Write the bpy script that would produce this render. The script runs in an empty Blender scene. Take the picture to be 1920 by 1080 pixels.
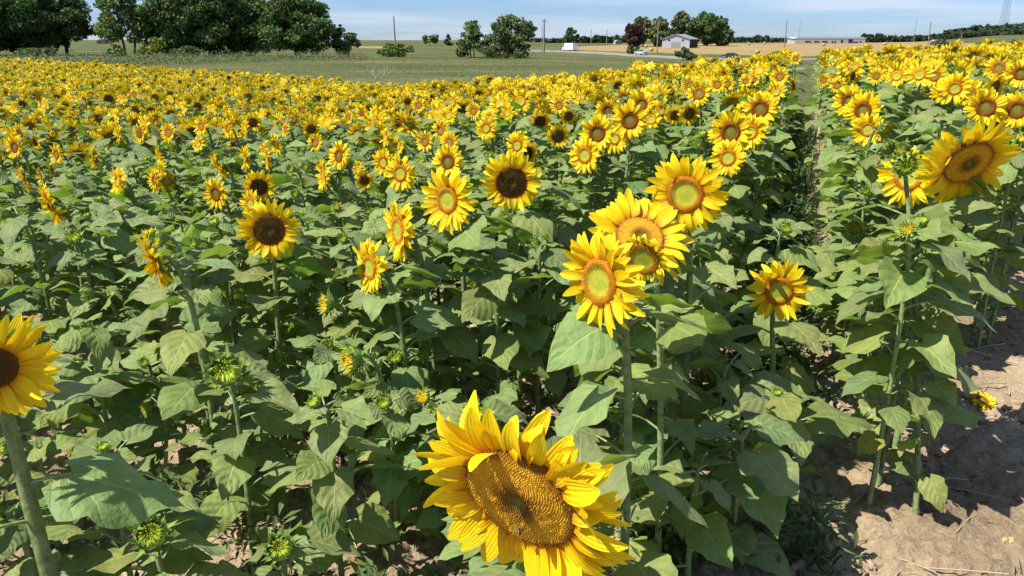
import bpy, math
import numpy as np
from mathutils import Vector, Matrix

R = np.random.default_rng(7)
scene = bpy.context.scene
COL = scene.collection
rad = math.radians

# ------------------------------------------------------------------ camera
F_PX, PITCH, CAM_Z = 1450.0, rad(17.8), 1.9
CP, SP = math.cos(PITCH), math.sin(PITCH)
cam_data = bpy.data.cameras.new('camera')
cam_data.sensor_width = 36.0
cam_data.lens = F_PX / 1920 * 36
cam_data.clip_start, cam_data.clip_end = 0.05, 30000
cam = bpy.data.objects.new('camera', cam_data)
COL.objects.link(cam)
cam.location = (0, 0, CAM_Z)
cam.rotation_euler = (math.pi / 2 - PITCH, 0, 0)
scene.camera = cam
C_RIGHT, C_UP, C_FWD = np.array([1., 0, 0]), np.array([0, SP, CP]), np.array([0, CP, -SP])
C_POS = np.array([0, 0, CAM_Z])


def at(px, py, depth):
    """photo pixel at a depth along the view axis -> world point"""
    return C_POS + depth * ((px - 960) / F_PX * C_RIGHT + (540 - py) / F_PX * C_UP + C_FWD)


def project(p):
    d = np.asarray(p, float) - C_POS
    z = d @ C_FWD
    return 960 + F_PX * (d @ C_RIGHT) / z, 540 - F_PX * (d @ C_UP) / z, z


def tan_az(px):
    return (px - 960) / F_PX / 1.05


def at_far(px, py, y):
    """photo pixel near the skyline at a ground distance y -> world point"""
    cx, cy = (px - 960) / F_PX, (540 - py) / F_PX
    k = y / (CP + cy * SP)
    return np.array([cx * k, y, CAM_Z + k * (-SP + cy * CP)])


# ------------------------------------------------------------------ mesh builder
class MB:
    def __init__(self):
        self.v, self.f, self.m, self.uv, self.c, self.n = [], [], [], [], [], 0

    def add(self, v, f, mat=0, uv=None, col=(1, 1, 1)):
        v = np.asarray(v, float).reshape(-1, 3)
        f = np.asarray(f, np.int64)
        if f.shape[1] == 3:
            f = np.hstack([f, -np.ones((len(f), 1), np.int64)])
        k = len(v)
        self.v.append(v)
        self.f.append(np.where(f >= 0, f + self.n, -1))
        self.m.append(np.full(len(f), mat) if np.isscalar(mat) else np.asarray(mat))
        self.uv.append(np.zeros((k, 2)) if uv is None else np.asarray(uv, float))
        col = np.asarray(col, float)
        self.c.append(np.tile(col, (k, 1)) if col.ndim == 1 else col)
        self.n += k
        return self

    def flat(self):
        v, f = np.vstack(self.v), np.vstack(self.f)
        return v, f, np.concatenate(self.m), np.vstack(self.uv), np.vstack(self.c)

    def merge(self, flat, rot=None, loc=None, tint=None):
        v, f, m, uv, c = flat
        if rot is not None:
            v = v @ np.asarray(rot).T
        if loc is not None:
            v = v + loc
        self.v.append(v); self.f.append(np.where(f >= 0, f + self.n, -1)); self.m.append(m)
        self.uv.append(uv); self.c.append(c if tint is None else c * tint); self.n += len(v)

    def mesh(self, name, mats, smooth=True):
        v, f, m, uv, c = self.flat()
        me = bpy.data.meshes.new(name)
        me.vertices.add(len(v))
        me.vertices.foreach_set('co', v.astype(np.float32).ravel())
        mask = f >= 0
        counts = mask.sum(1)
        loops = f[mask]
        me.loops.add(len(loops))
        me.loops.foreach_set('vertex_index', loops.astype(np.int32))
        me.polygons.add(len(f))
        me.polygons.foreach_set('loop_start', np.concatenate([[0], np.cumsum(counts)[:-1]]).astype(np.int32))
        me.polygons.foreach_set('material_index', m.astype(np.int32))
        me.polygons.foreach_set('use_smooth', np.full(len(f), smooth))
        me.update(calc_edges=True)
        ul = me.uv_layers.new(name='UVMap')
        ul.data.foreach_set('uv', uv[loops].astype(np.float32).ravel())
        ca = me.color_attributes.new('tint', 'FLOAT_COLOR', 'POINT')
        ca.data.foreach_set('color', np.hstack([c, np.ones((len(c), 1))]).astype(np.float32).ravel())
        for x in mats:
            me.materials.append(x)
        me.validate()
        return me

    # ---- shapes
    def tube(self, pts, radii, sides=8, mat=0, col=(1, 1, 1), cap=False):
        pts = np.asarray(pts, float)
        k = len(pts)
        radii = np.broadcast_to(np.asarray(radii, float), (k,))
        tang = np.gradient(pts, axis=0)
        tang /= np.linalg.norm(tang, axis=1)[:, None] + 1e-12
        a = np.array([1., 0, 0]) if abs(tang[0][0]) < .8 else np.array([0, 1., 0])
        vs, uvs = [], []
        ang = np.linspace(0, 2 * math.pi, sides, endpoint=False)
        for i in range(k):
            b = np.cross(tang[i], a); b /= np.linalg.norm(b) + 1e-12
            a = np.cross(b, tang[i])
            vs.append(pts[i] + radii[i] * (np.cos(ang)[:, None] * a + np.sin(ang)[:, None] * b))
            uvs.append(np.stack([ang / 6.2832, np.full(sides, i / max(1, k - 1))], 1))
        idx = np.arange(k * sides).reshape(k, sides)
        q = np.stack([idx[:-1], np.roll(idx[:-1], -1, 1), np.roll(idx[1:], -1, 1), idx[1:]], -1).reshape(-1, 4)
        self.add(np.vstack(vs), q, mat, np.vstack(uvs), col)
        if cap:
            for e, p in ((0, pts[0]), (k - 1, pts[-1])):
                ring = vs[e]
                t = [(j, (j + 1) % sides, sides) for j in range(sides)]
                self.add(np.vstack([ring, p]), t, mat, None, col)
        return self

    def box(self, lo, hi, mat=0, col=(1, 1, 1), rot=0.0, loc=(0, 0, 0)):
        lo, hi = np.asarray(lo, float), np.asarray(hi, float)
        v = np.array([[(lo, hi)[i][0], (lo, hi)[j][1], (lo, hi)[k][2]] for i in (0, 1) for j in (0, 1) for k in (0, 1)])
        f = [(0, 1, 3, 2), (4, 6, 7, 5), (0, 4, 5, 1), (2, 3, 7, 6), (0, 2, 6, 4), (1, 5, 7, 3)]
        return self.add(v @ rz(rot).T + np.asarray(loc), f, mat, None, col)

    def prism(self, outline, y0, y1, mat=0, col=(1, 1, 1)):
        """outline in x,z extruded along y"""
        o = np.asarray(outline, float); k = len(o)
        v = np.vstack([np.stack([o[:, 0], np.full(k, y0), o[:, 1]], 1), np.stack([o[:, 0], np.full(k, y1), o[:, 1]], 1)])
        f = [(i, (i + 1) % k, k + (i + 1) % k, k + i) for i in range(k)]
        c0, c1 = v[:k].mean(0), v[k:].mean(0)
        v = np.vstack([v, c0, c1])
        t = [(i, 2 * k, (i + 1) % k, -1) for i in range(k)] + [(k + i, k + (i + 1) % k, 2 * k + 1, -1) for i in range(k)]
        return self.add(v, np.array([tuple(x) for x in f] + t), mat, None, col)


def rz(a):
    c, s = math.cos(a), math.sin(a)
    return np.array([[c, -s, 0], [s, c, 0], [0, 0, 1.]])


def frame_z(n, roll=0.0):
    """columns x,y,z with z = n"""
    n = np.asarray(n, float); n = n / np.linalg.norm(n)
    h = np.array([0, 0, 1.]) if abs(n[2]) < .95 else np.array([0, 1., 0])
    x = np.cross(h, n); x /= np.linalg.norm(x)
    y = np.cross(n, x)
    c, s = math.cos(roll), math.sin(roll)
    return np.stack([c * x + s * y, -s * x + c * y, n], 1)


def frame_y(y, roll=0.0):
    """columns x,y,z with y along a direction and z upward, rolled about y"""
    y = np.asarray(y, float); y = y / np.linalg.norm(y)
    x = np.cross(y, [0, 0, 1.])
    if np.linalg.norm(x) < 1e-3:
        x = np.array([1., 0, 0])
    x /= np.linalg.norm(x)
    z = np.cross(x, y)
    c, s = math.cos(roll), math.sin(roll)
    return np.stack([c * x - s * z, y, s * x + c * z], 1)


def vnoise(x, y, seed=0):
    """smooth value noise in 2-D, 0..1"""
    xi, yi = np.floor(x).astype(np.int64), np.floor(y).astype(np.int64)
    fx, fy = x - xi, y - yi
    fx, fy = fx * fx * (3 - 2 * fx), fy * fy * (3 - 2 * fy)

    def h(i, j):
        k = (i * 374761393 + j * 668265263 + seed * 1442695041) & 0xFFFFFFFF
        k = ((k ^ (k >> 13)) * 1274126177) & 0xFFFFFFFF
        return ((k ^ (k >> 16)) & 0xFFFF) / 65535.0
    return (h(xi, yi) * (1 - fx) + h(xi + 1, yi) * fx) * (1 - fy) + (h(xi, yi + 1) * (1 - fx) + h(xi + 1, yi + 1) * fx) * fy


# ------------------------------------------------------------------ objects
def obj(name, mesh, parent=None, loc=None, rot=None, scale=None, link=True):
    o = bpy.data.objects.new(name, mesh)
    COL.objects.link(o)
    if parent is not None:
        o.parent = parent
    if loc is not None:
        o.location = loc
    if rot is not None:
        o.rotation_euler = Matrix([list(r) for r in rot]).to_euler()
    if scale is not None:
        o.scale = (scale,) * 3 if np.isscalar(scale) else scale
    return o


def thing(name, label, cat, loc=(0, 0, 0), group=None, rot=0.0):
    o = bpy.data.objects.new(name, None)
    COL.objects.link(o)
    o.empty_display_size = .1
    o.location = [float(x) for x in loc]
    o.rotation_euler = (0, 0, rot)
    o['label'], o['category'] = label, cat
    if group:
        o['group'] = group
    return o


def kind(o, k):
    o['kind'] = k
    return o


# ------------------------------------------------------------------ materials
def new_mat(name):
    m = bpy.data.materials.new(name)
    m.use_nodes = True
    nt = m.node_tree
    nt.nodes.clear()
    return m, nt, nt.nodes, nt.links


def N(nt, typ, **kw):
    n = nt.nodes.new(typ)
    for k, v in kw.items():
        if k.startswith('i_'):
            n.inputs[k[2:].replace('_', ' ')].default_value = v
        else:
            setattr(n, k, v)
    return n


def math_node(nt, op, a, b=None, clamp=False):
    n = nt.nodes.new('ShaderNodeMath'); n.operation = op; n.use_clamp = clamp
    for i, x in enumerate((a, b)):
        if x is None:
            continue
        if isinstance(x, (int, float)):
            n.inputs[i].default_value = x
        else:
            nt.links.new(x, n.inputs[i])
    return n.outputs[0]


def mix_col(nt, fac, a, b, mode='MIX'):
    n = nt.nodes.new('ShaderNodeMix'); n.data_type = 'RGBA'; n.blend_type = mode
    for s, x in ((n.inputs[0], fac), (n.inputs[6], a), (n.inputs[7], b)):
        if isinstance(x, (int, float)):
            s.default_value = x
        elif isinstance(x, (tuple, list)):
            s.default_value = (*x, 1)
        else:
            nt.links.new(x, s)
    return n.outputs[2]


def ramp(nt, fac, stops):
    n = nt.nodes.new('ShaderNodeValToRGB')
    e = n.color_ramp.elements
    while len(e) < len(stops):
        e.new(.5)
    for el, (p, c) in zip(e, stops):
        el.position = p
        el.color = (*c, 1) if len(c) == 3 else c
    nt.links.new(fac, n.inputs[0])
    return n.outputs[0]


def tint_out(nt):
    n = nt.nodes.new('ShaderNodeAttribute'); n.attribute_name = 'tint'
    return n.outputs['Color']


def noise(nt, scale, detail=3, coord=None, rough=.55):
    n = N(nt, 'ShaderNodeTexNoise')
    n.inputs['Scale'].default_value = scale
    n.inputs['Detail'].default_value = detail
    n.inputs['Roughness'].default_value = rough
    if coord is not None:
        nt.links.new(coord, n.inputs['Vector'])
    return n.outputs['Fac']


def finish(nt, color, rough=.6, spec=.3, transl=0.0, tcolor=None, bump=None, bstr=.3, bdist=.01, sheen=0.0):
    p = N(nt, 'ShaderNodeBsdfPrincipled')
    p.inputs['Roughness'].default_value = rough
    p.inputs['Specular IOR Level'].default_value = spec
    p.inputs['Sheen Weight'].default_value = sheen
    p.inputs['Sheen Roughness'].default_value = .45
    L = nt.links
    if isinstance(color, (tuple, list)):
        p.inputs['Base Color'].default_value = (*color, 1)
    else:
        L.new(color, p.inputs['Base Color'])
    if bump is not None:
        b = N(nt, 'ShaderNodeBump'); b.inputs['Strength'].default_value = bstr; b.inputs['Distance'].default_value = bdist
        L.new(bump, b.inputs['Height']); L.new(b.outputs[0], p.inputs['Normal'])
    out = N(nt, 'ShaderNodeOutputMaterial')
    sh = p.outputs[0]
    if transl:
        t = N(nt, 'ShaderNodeBsdfTranslucent')
        tc = tcolor if tcolor is not None else color
        if isinstance(tc, (tuple, list)):
            t.inputs[0].default_value = (*tc, 1)
        else:
            L.new(tc, t.inputs[0])
        mx = N(nt, 'ShaderNodeMixShader'); mx.inputs[0].default_value = transl
        L.new(sh, mx.inputs[1]); L.new(t.outputs[0], mx.inputs[2])
        sh = mx.outputs[0]
    L.new(sh, out.inputs[0])
    return p


def plain(name, color, rough=.6, spec=.3, nscale=0, namp=.25, metallic=0.0):
    m, nt, _, _ = new_mat(name)
    c = color
    if nscale:
        tc = N(nt, 'ShaderNodeTexCoord')
        f = noise(nt, nscale, 4, tc.outputs['Object'])
        dark = tuple(x * (1 - namp) for x in color)
        lite = tuple(min(1, x * (1 + namp)) for x in color)
        c = ramp(nt, f, [(.3, dark), (.7, lite)])
    p = finish(nt, c, rough, spec)
    p.inputs['Metallic'].default_value = metallic
    return m


def tinted(name, rough=.7, spec=.2, transl=0.0, nscale=0, namp=.3, bstr=0):
    """a material that takes its colour from the mesh's own colour attribute, with fine natural variation"""
    m, nt, _, _ = new_mat(name)
    c = tint_out(nt)
    bump = None
    if nscale:
        tc = N(nt, 'ShaderNodeTexCoord')
        f = noise(nt, nscale, 4, tc.outputs['Object'])
        k = ramp(nt, f, [(.3, (1 - namp,) * 3), (.7, (1 + namp * .6,) * 3)])
        c = mix_col(nt, 1.0, c, k, 'MULTIPLY')
        bump = f if bstr else None
    finish(nt, c, rough, spec, transl, bump=bump, bstr=bstr)
    return m


# leaf: grey green, pale branching veins
def mat_leaf():
    m, nt, _, _ = new_mat('sunflower_leaf')
    uv = N(nt, 'ShaderNodeUVMap'); sep = N(nt, 'ShaderNodeSeparateXYZ'); nt.links.new(uv.outputs[0], sep.inputs[0])
    u = math_node(nt, 'ABSOLUTE', math_node(nt, 'SUBTRACT', math_node(nt, 'MULTIPLY', sep.outputs[0], 2.0), 1.0))
    v = sep.outputs[1]
    s = math_node(nt, 'SUBTRACT', math_node(nt, 'MULTIPLY', v, 5.2), math_node(nt, 'MULTIPLY', u, 2.1))
    fr = math_node(nt, 'ABSOLUTE', math_node(nt, 'SUBTRACT', math_node(nt, 'FRACT', s), .5))
    side = math_node(nt, 'MULTIPLY', math_node(nt, 'SUBTRACT', .055, fr), 30.0, True)
    mid = math_node(nt, 'MULTIPLY', math_node(nt, 'SUBTRACT', .045, u), 40.0, True)
    vein = math_node(nt, 'MAXIMUM', mid, math_node(nt, 'MULTIPLY', side, .42), True)
    tc = N(nt, 'ShaderNodeTexCoord')
    f = noise(nt, 22, 4, tc.outputs['Object'])
    pk = noise(nt, 75, 3, tc.outputs['Object'])
    base = mix_col(nt, 1.0, tint_out(nt), ramp(nt, f, [(.3, (.8, .82, .8)), (.75, (1.15, 1.1, 1.12))]), 'MULTIPLY')
    pale = mix_col(nt, 1.0, base, (1.75, 1.6, 1.7), 'MULTIPLY')
    top = mix_col(nt, math_node(nt, 'MULTIPLY', vein, .8), base, pale)
    geo = N(nt, 'ShaderNodeNewGeometry')
    under = mix_col(nt, 1.0, top, (1.12, 1.12, 1.0), 'MULTIPLY')
    colr = mix_col(nt, geo.outputs['Backfacing'], top, under)
    tcol = mix_col(nt, 1.0, base, (1.35, 1.75, .45), 'MULTIPLY')
    quilt = math_node(nt, 'ADD', math_node(nt, 'SUBTRACT', math_node(nt, 'MULTIPLY', fr, 1.2), math_node(nt, 'MULTIPLY', vein, .5)), math_node(nt, 'MULTIPLY', pk, 1.1))
    edge = math_node(nt, 'MULTIPLY', math_node(nt, 'SUBTRACT', u, math_node(nt, 'SUBTRACT', 1.28, math_node(nt, 'MULTIPLY', f, .5))), 6.0, True)
    colr = mix_col(nt, math_node(nt, 'MULTIPLY', edge, .55), colr, (.24, .2, .06))
    spot = math_node(nt, 'MULTIPLY', math_node(nt, 'SUBTRACT', noise(nt, 120, 2, tc.outputs['Object']), .72), 14.0, True)
    colr = mix_col(nt, math_node(nt, 'MULTIPLY', spot, .6), colr, (.2, .15, .06))
    finish(nt, colr, .55, .28, .3, tcol, quilt, .42, .01, .06)
    return m


def mat_petal():
    m, nt, _, _ = new_mat('sunflower_petal')
    uv = N(nt, 'ShaderNodeUVMap'); sep = N(nt, 'ShaderNodeSeparateXYZ'); nt.links.new(uv.outputs[0], sep.inputs[0])
    v = sep.outputs[1]
    c = ramp(nt, v, [(0.0, (.68, .26, .004)), (.14, (.82, .5, .004)), (.3, (.88, .65, .006)), (1.0, (.9, .73, .014))])
    st = math_node(nt, 'SINE', math_node(nt, 'MULTIPLY', sep.outputs[0], 34.0))
    k = ramp(nt, math_node(nt, 'ADD', math_node(nt, 'MULTIPLY', st, .5), .5), [(.0, (.9, .86, .8)), (.6, (1.04, 1.04, 1.0))])
    c = mix_col(nt, 1.0, c, k, 'MULTIPLY')
    c = mix_col(nt, 1.0, c, tint_out(nt), 'MULTIPLY')
    tcol = mix_col(nt, 1.0, c, (1.0, .92, .5), 'MULTIPLY')
    finish(nt, c, .55, .25, .34, tcol, st, .25, .002)
    return m


M = {}
M['leaf'] = mat_leaf()
M['petal'] = mat_petal()
M['stem'] = tinted('sunflower_stem', .6, .3, 0, 45, .38, .4)
M['disc'] = tinted('sunflower_disc', .8, .12, 0, 0)
M['bract'] = tinted('sunflower_bract', .6, .25, .18, 90, .2)
PLANT_MATS = [M['stem'], M['leaf'], M['petal'], M['disc'], M['bract']]
# ------------------------------------------------------------------ the lie of the land
PXC = np.array([-400, 0, 400, 700, 1000, 1300, 1500, 1700, 1920, 2400.])
AZC = np.arctan(tan_az(PXC))
RAD = np.array([2, 5, 15, 27, 50, 90, 150, 240, 320, 500, 800, 2000, 7000.])
ZT = np.array([  # rows: radius, columns: PXC
    [-.02, -.02, -.02, 0, 0, 0, 0, 0, 0, 0],
    [-.16, -.16, -.14, -.1, -.04, 0, 0, 0, .02, .02],
    [-.45, -.45, -.55, -.55, -.4, -.1, 0, .05, .1, .1],
    [-.6, -.6, -.85, -1.0, -.8, -.42, 0, .1, .2, .2],
    [-.6, -.6, -.9, -1.0, -.95, -.8, -.35, -.1, .1, .1],
    [-.65, -.65, -.9, -1.05, -1.1, -1.3, -1.0, -.6, -.2, -.2],
    [-.7, -.7, -.9, -1.1, -1.3, -2.1, -1.9, -1.2, -.5, -.5],
    [-.5, -.5, -.8, -1.6, -2.2, -3.5, -3.5, -2.2, -.8, -.8],
    [-.3, -.3, -.6, -1.3, -2.4, -2.9, -3.2, -2.2, -.6, -.4],
    [0, 0, -.3, -.9, -1.2, -1.0, -1.1, -.6, .3, 1.0],
    [0, 0, -.2, -.7, -.8, -.7, -.6, .2, 5.5, 9],
    [.5, .5, .2, -.6, -.6, -.6, -.6, 1, 29, 40],
    [0, 0, 0, -2, -2, -2, -2, 2, 30, 40],
])


def smooth_table(az, r):
    az = np.clip(az, AZC[0], AZC[-1]); lr = np.log(np.clip(r, RAD[0], RAD[-1])); LR = np.log(RAD)
    i = np.clip(np.searchsorted(AZC, az) - 1, 0, len(AZC) - 2); j = np.clip(np.searchsorted(LR, lr) - 1, 0, len(LR) - 2)
    s = (az - AZC[i]) / (AZC[i + 1] - AZC[i]); t = (lr - LR[j]) / (LR[j + 1] - LR[j])
    s, t = s * s * (3 - 2 * s) * .6 + s * .4, t * t * (3 - 2 * t) * .4 + t * .6
    return (ZT[j, i] * (1 - s) + ZT[j, i + 1] * s) * (1 - t) + (ZT[j + 1, i] * (1 - s) + ZT[j + 1, i + 1] * s) * t


def gz(x, y):
    x, y = np.asarray(x, float), np.asarray(y, float)
    return smooth_table(np.arctan2(x, y), np.hypot(x, y))


EDGE_PX = np.array([-700, -300, 0, 200, 400, 700, 1000, 1300, 1500, 1700, 1920, 2300.])
EDGE_R = np.array([62, 60, 55, 46, 38, 27.5, 27, 26, 24, 24, 25, 26.])
ROW_A = rad(20.0)
ROW_D, ROW_L = np.array([math.sin(ROW_A), math.cos(ROW_A)]), np.array([math.cos(ROW_A), -math.sin(ROW_A)])


def px_of_az(x, y):
    return 960 + F_PX * 1.05 * x / np.maximum(y, 1e-3)


def field_edge(x, y):
    return np.interp(px_of_az(x, y), EDGE_PX, EDGE_R)


def headland_start(lat):
    return 2.9 + np.maximum(0, lat - .43) * 2.7


def zone(x, y):
    """0 soil, 1 meadow, 2 stubble"""
    r = np.hypot(x, y); az = np.arctan2(x, y); px = px_of_az(x, y)
    z = np.ones(x.shape, int)
    fwd = y > 0
    wob = 1.2 * (vnoise(x * .3, y * .3, 5) - .5)
    z[(r < field_edge(x, y) + .8 + wob) & fwd] = 0
    z[(~fwd) & (r < 14)] = 0
    lo = np.interp(px, [1000, 1090, 1300, 1500, 1740, 2000], [400, 345, 300, 285, 275, 275])
    hi = np.interp(px, [1000, 1090, 1300, 1500, 1740, 2000], [400, 430, 620, 680, 700, 700])
    z[fwd & (px > 1085) & (px < 1760) & (r > lo) & (r < hi)] = 2
    z[fwd & (px > 1790) & (px < 2300) & (r > 380) & (r < 520)] = 2
    z[fwd & (px > 560) & (px < 730) & (r > 330) & (r < 390)] = 2
    return z


def build_ground():
    fine = np.arange(-47, 47.01, .3)
    az = np.radians(np.concatenate([np.arange(-180, -47, 7), fine, np.arange(50, 180, 7)]))
    r = [.35]
    while r[-1] < 7000:
        k = .0075 if r[-1] < 7 else (.016 if r[-1] < 30 else .028)
        r.append(r[-1] * (1 + k))
    r = np.array(r)
    A, Rr = np.meshgrid(az, r)
    x, y = Rr * np.sin(A), Rr * np.cos(A)
    z = gz(x, y)
    near = np.clip((9 - Rr) / 5, 0, 1)
    clod = 0
    for s, a, k in ((3, .05, 1), (9, .036, 2), (22, .036, 3), (50, .022, 4)):
        n = vnoise(x * s, y * s, k)
        clod = clod + a * (np.abs(n - .5) * 2 if s > 5 else n - .5)
    z = z + near * (clod - .015)
    mid = np.clip((Rr - 30) / 30, 0, 1) * np.clip((2500 - Rr) / 1000, 0, 1)
    z = z + mid * .18 * (vnoise(x * .22, y * .22, 9) - .5)
    n_r, n_a = x.shape
    idx = np.arange(n_r * n_a).reshape(n_r, n_a)
    idc = np.hstack([idx, idx[:, :1]])
    q = np.stack([idc[:-1, :-1], idc[:-1, 1:], idc[1:, 1:], idc[1:, :-1]], -1).reshape(-1, 4)
    V = np.stack([x.ravel(), y.ravel(), z.ravel()], 1)
    cen = V[q].mean(1)
    zn = zone(cen[:, 0], cen[:, 1])
    for k, nm, mt in ((0, 'soil_ground', 'soil'), (1, 'meadow_ground', 'meadow'), (2, 'stubble_field', 'stubble')):
        f = q[zn == k]
        used, inv = np.unique(f, return_inverse=True)
        f = inv.reshape(-1, 4)
        mb = MB(); v = V[used]
        if k == 0:  # close the middle
            ring = [np.where(used == i)[0][0] for i in idx[0]]
            v = np.vstack([v, [0, 0, 0]])
            f = np.vstack([np.hstack([f, ]), [[ring[i], len(v) - 1, ring[(i + 1) % len(ring)], -1] for i in range(len(ring))]])
        mb.add(v, f)
        kind(obj(nm, mb.mesh(nm, [M[mt]])), 'structure')


def mat_ground():
    m, nt, _, _ = new_mat('dry_soil'); tc = N(nt, 'ShaderNodeTexCoord'); co = tc.outputs['Object']
    a = noise(nt, 1.3, 5, co); b = noise(nt, 35, 6, co, .7)
    c = ramp(nt, a, [(.28, (.29, .22, .14)), (.48, (.41, .315, .205)), (.68, (.53, .42, .285))])
    c = mix_col(nt, 1.0, c, ramp(nt, b, [(.25, (.62, .6, .58)), (.65, (1.12, 1.1, 1.08))]), 'MULTIPLY')
    finish(nt, c, .95, .1, bump=b, bstr=1.0, bdist=.03)
    M['soil'] = m
    m, nt, _, _ = new_mat('meadow'); tc = N(nt, 'ShaderNodeTexCoord'); co = tc.outputs['Object']
    mp = N(nt, 'ShaderNodeMapping'); mp.inputs['Scale'].default_value = (.4, 1.0, 1); nt.links.new(co, mp.inputs[0])
    a = noise(nt, .06, 7, mp.outputs[0], .68); b = noise(nt, .9, 5, co, .7)
    c = ramp(nt, a, [(.32, (.055, .078, .026)), (.5, (.09, .106, .04)), (.66, (.165, .145, .072))])
    c = mix_col(nt, 1.0, c, ramp(nt, b, [(.3, (.7, .72, .7)), (.7, (1.15, 1.12, 1.1))]), 'MULTIPLY')
    finish(nt, c, .95, .05, bump=b, bstr=.8, bdist=.3)
    M['meadow'] = m
    m, nt, _, _ = new_mat('straw_stubble'); tc = N(nt, 'ShaderNodeTexCoord'); co = tc.outputs['Object']
    mp = N(nt, 'ShaderNodeMapping'); mp.inputs['Rotation'].default_value = (0, 0, .5); mp.inputs['Scale'].default_value = (.03, .5, 1); nt.links.new(co, mp.inputs[0])
    a = noise(nt, 1.0, 4, mp.outputs[0]); b = noise(nt, .05, 3, co)
    c = ramp(nt, a, [(.3, (.235, .165, .075)), (.7, (.32, .23, .112))])
    c = mix_col(nt, 1.0, c, ramp(nt, b, [(.3, (.85, .88, .8)), (.7, (1.08, 1.05, 1.05))]), 'MULTIPLY')
    finish(nt, c, .95, .05)
    M['stubble'] = m


mat_ground()
build_ground()


def road_strip(name, pts, width, mat):
    """a ribbon laid on the land through photo columns and distances"""
    P = []
    for (px, y) in pts:
        P.append((tan_az(px) * y, y))
    P = np.array(P)
    t = np.linspace(0, len(P) - 1, 90)
    c = np.stack([np.interp(t, np.arange(len(P)), P[:, k]) for k in (0, 1)], 1)
    d = np.gradient(c, axis=0); d /= np.linalg.norm(d, axis=1)[:, None]
    nrm = np.stack([-d[:, 1], d[:, 0]], 1)
    rows = []
    base = gz(c[:, 0], c[:, 1]) + .45
    for s, dz in ((-.5, -1.2), (-.46, 0), (.46, 0), (.5, -1.2)):
        q = c + nrm * width * s
        rows.append(np.stack([q[:, 0], q[:, 1], base + dz], 1))
    V = np.stack(rows, 1).reshape(-1, 3)
    i = np.arange(90 * 4).reshape(90, 4)
    F = np.stack([i[:-1, :-1], i[:-1, 1:], i[1:, 1:], i[1:, :-1]], -1).reshape(-1, 4)
    return kind(obj(name, MB().add(V, F).mesh(name, [mat], smooth=False)), 'structure'), c, base


M['asphalt'] = plain('old_asphalt', (.23, .21, .18), .9, .2, .4, .12)
M['track'] = plain('farm_track', (.4, .31, .2), .95, .1, .3, .2)
ROAD, road_c, road_z = road_strip('road', [(960, 318), (1030, 304), (1090, 288), (1205, 252), (1370, 226), (1480, 216), (1620, 208), (2100, 190)], 7.5, M['asphalt'])


def road_point(px):
    k = np.argmin(np.abs(px_of_az(road_c[:, 0], road_c[:, 1]) - px))
    d = road_c[min(k + 1, 89)] - road_c[max(k - 1, 0)]
    return np.array([road_c[k, 0], road_c[k, 1], road_z[k]]), math.atan2(d[1], d[0])
# ------------------------------------------------------------------ sunflower pieces
LEAF_T = np.array([0, .06, .17, .3, .48, .68, .84, .94, 1.0])
LEAF_W = np.array([.40, .74, .96, 1.0, .86, .56, .27, .1, 0.0])


def leaf(rng, length, nu, nv, droop, fold, wave=.05):
    """a cordate, pointed sunflower leaf; base at the origin, blade along +y, upper side +z"""
    t, u = np.linspace(0, 1, nv), np.linspace(-1, 1, nu)
    w = np.interp(t, LEAF_T, LEAF_W) * .42 * rng.uniform(.8, 1.14)
    U, T = np.meshgrid(u, t)
    W = np.repeat(w[:, None], nu, 1)
    if nv > 7:
        ser = 1 + .1 * rng.uniform(-1, 1, (nv, 2))
        W = W * np.where(U < 0, 1 + (ser[:, :1] - 1) * np.abs(U), 1 + (ser[:, 1:] - 1) * np.abs(U))
    th = droop * (.25 + .75 * np.linspace(0, 1, nv))
    dy, dz = np.cos(th) / (nv - 1), -np.sin(th) / (nv - 1)
    yc, zc = np.concatenate([[0], np.cumsum(dy[1:])]), np.concatenate([[0], np.cumsum(dz[1:])])
    y = yc[:, None] - .17 * np.abs(U) ** 1.4 * (1 - T) ** 3
    x = U * W
    ph, fr = rng.uniform(0, 6.28, 2), rng.uniform(1.2, 2.2)
    z = zc[:, None] + np.abs(x) * fold - .28 * W * U ** 2 * rng.uniform(.2, 1.3)
    z = z + wave * np.sin(6.28 * fr * T + np.where(U < 0, ph[0], ph[1])) * U ** 2 * (T * (1 - T) * 4 + .15)
    x = x + rng.uniform(-.12, .12) * T ** 2
    V = np.stack([x, y, z], -1).reshape(-1, 3) * length
    i = np.arange(nu * nv).reshape(nv, nu)
    F = np.stack([i[:-1, :-1], i[:-1, 1:], i[1:, 1:], i[1:, :-1]], -1).reshape(-1, 4)
    return V, F, np.stack([(U * .5 + .5).ravel(), T.ravel()], 1)


LOD = {'near': (7, 12, 7, 5), 'mid': (5, 6, 5, 3), 'far': (3, 4, 3, 3)}


def leaf_tint(rng, age=0.0):
    c = np.array([.19, .252, .08]) * rng.uniform(.78, 1.2)
    c = c * np.array([rng.uniform(.88, 1.14), 1, rng.uniform(.8, 1.2)])
    if age > 0:
        c = c * (1 - age) + np.array([.34, .31, .05]) * age
    return c


def stem_path(rng, head, normal, k=14):
    """from the ground (0,0,0) up to the back of a head at `head` that faces `normal`"""
    h = np.asarray(head, float)
    p0, p3 = np.zeros(3), h - normal * .028
    back = h - normal * .13
    p2 = np.array([back[0], back[1], max(back[2], h[2] - .02) + .0])
    p1 = np.array([p2[0] * .25 + rng.uniform(-.05, .05), p2[1] * .25 + rng.uniform(-.05, .05), h[2] * .55])
    t = np.linspace(0, 1, k)[:, None]
    return (1 - t) ** 3 * p0 + 3 * (1 - t) ** 2 * t * p1 + 3 * (1 - t) * t ** 2 * p2 + t ** 3 * p3


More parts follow.
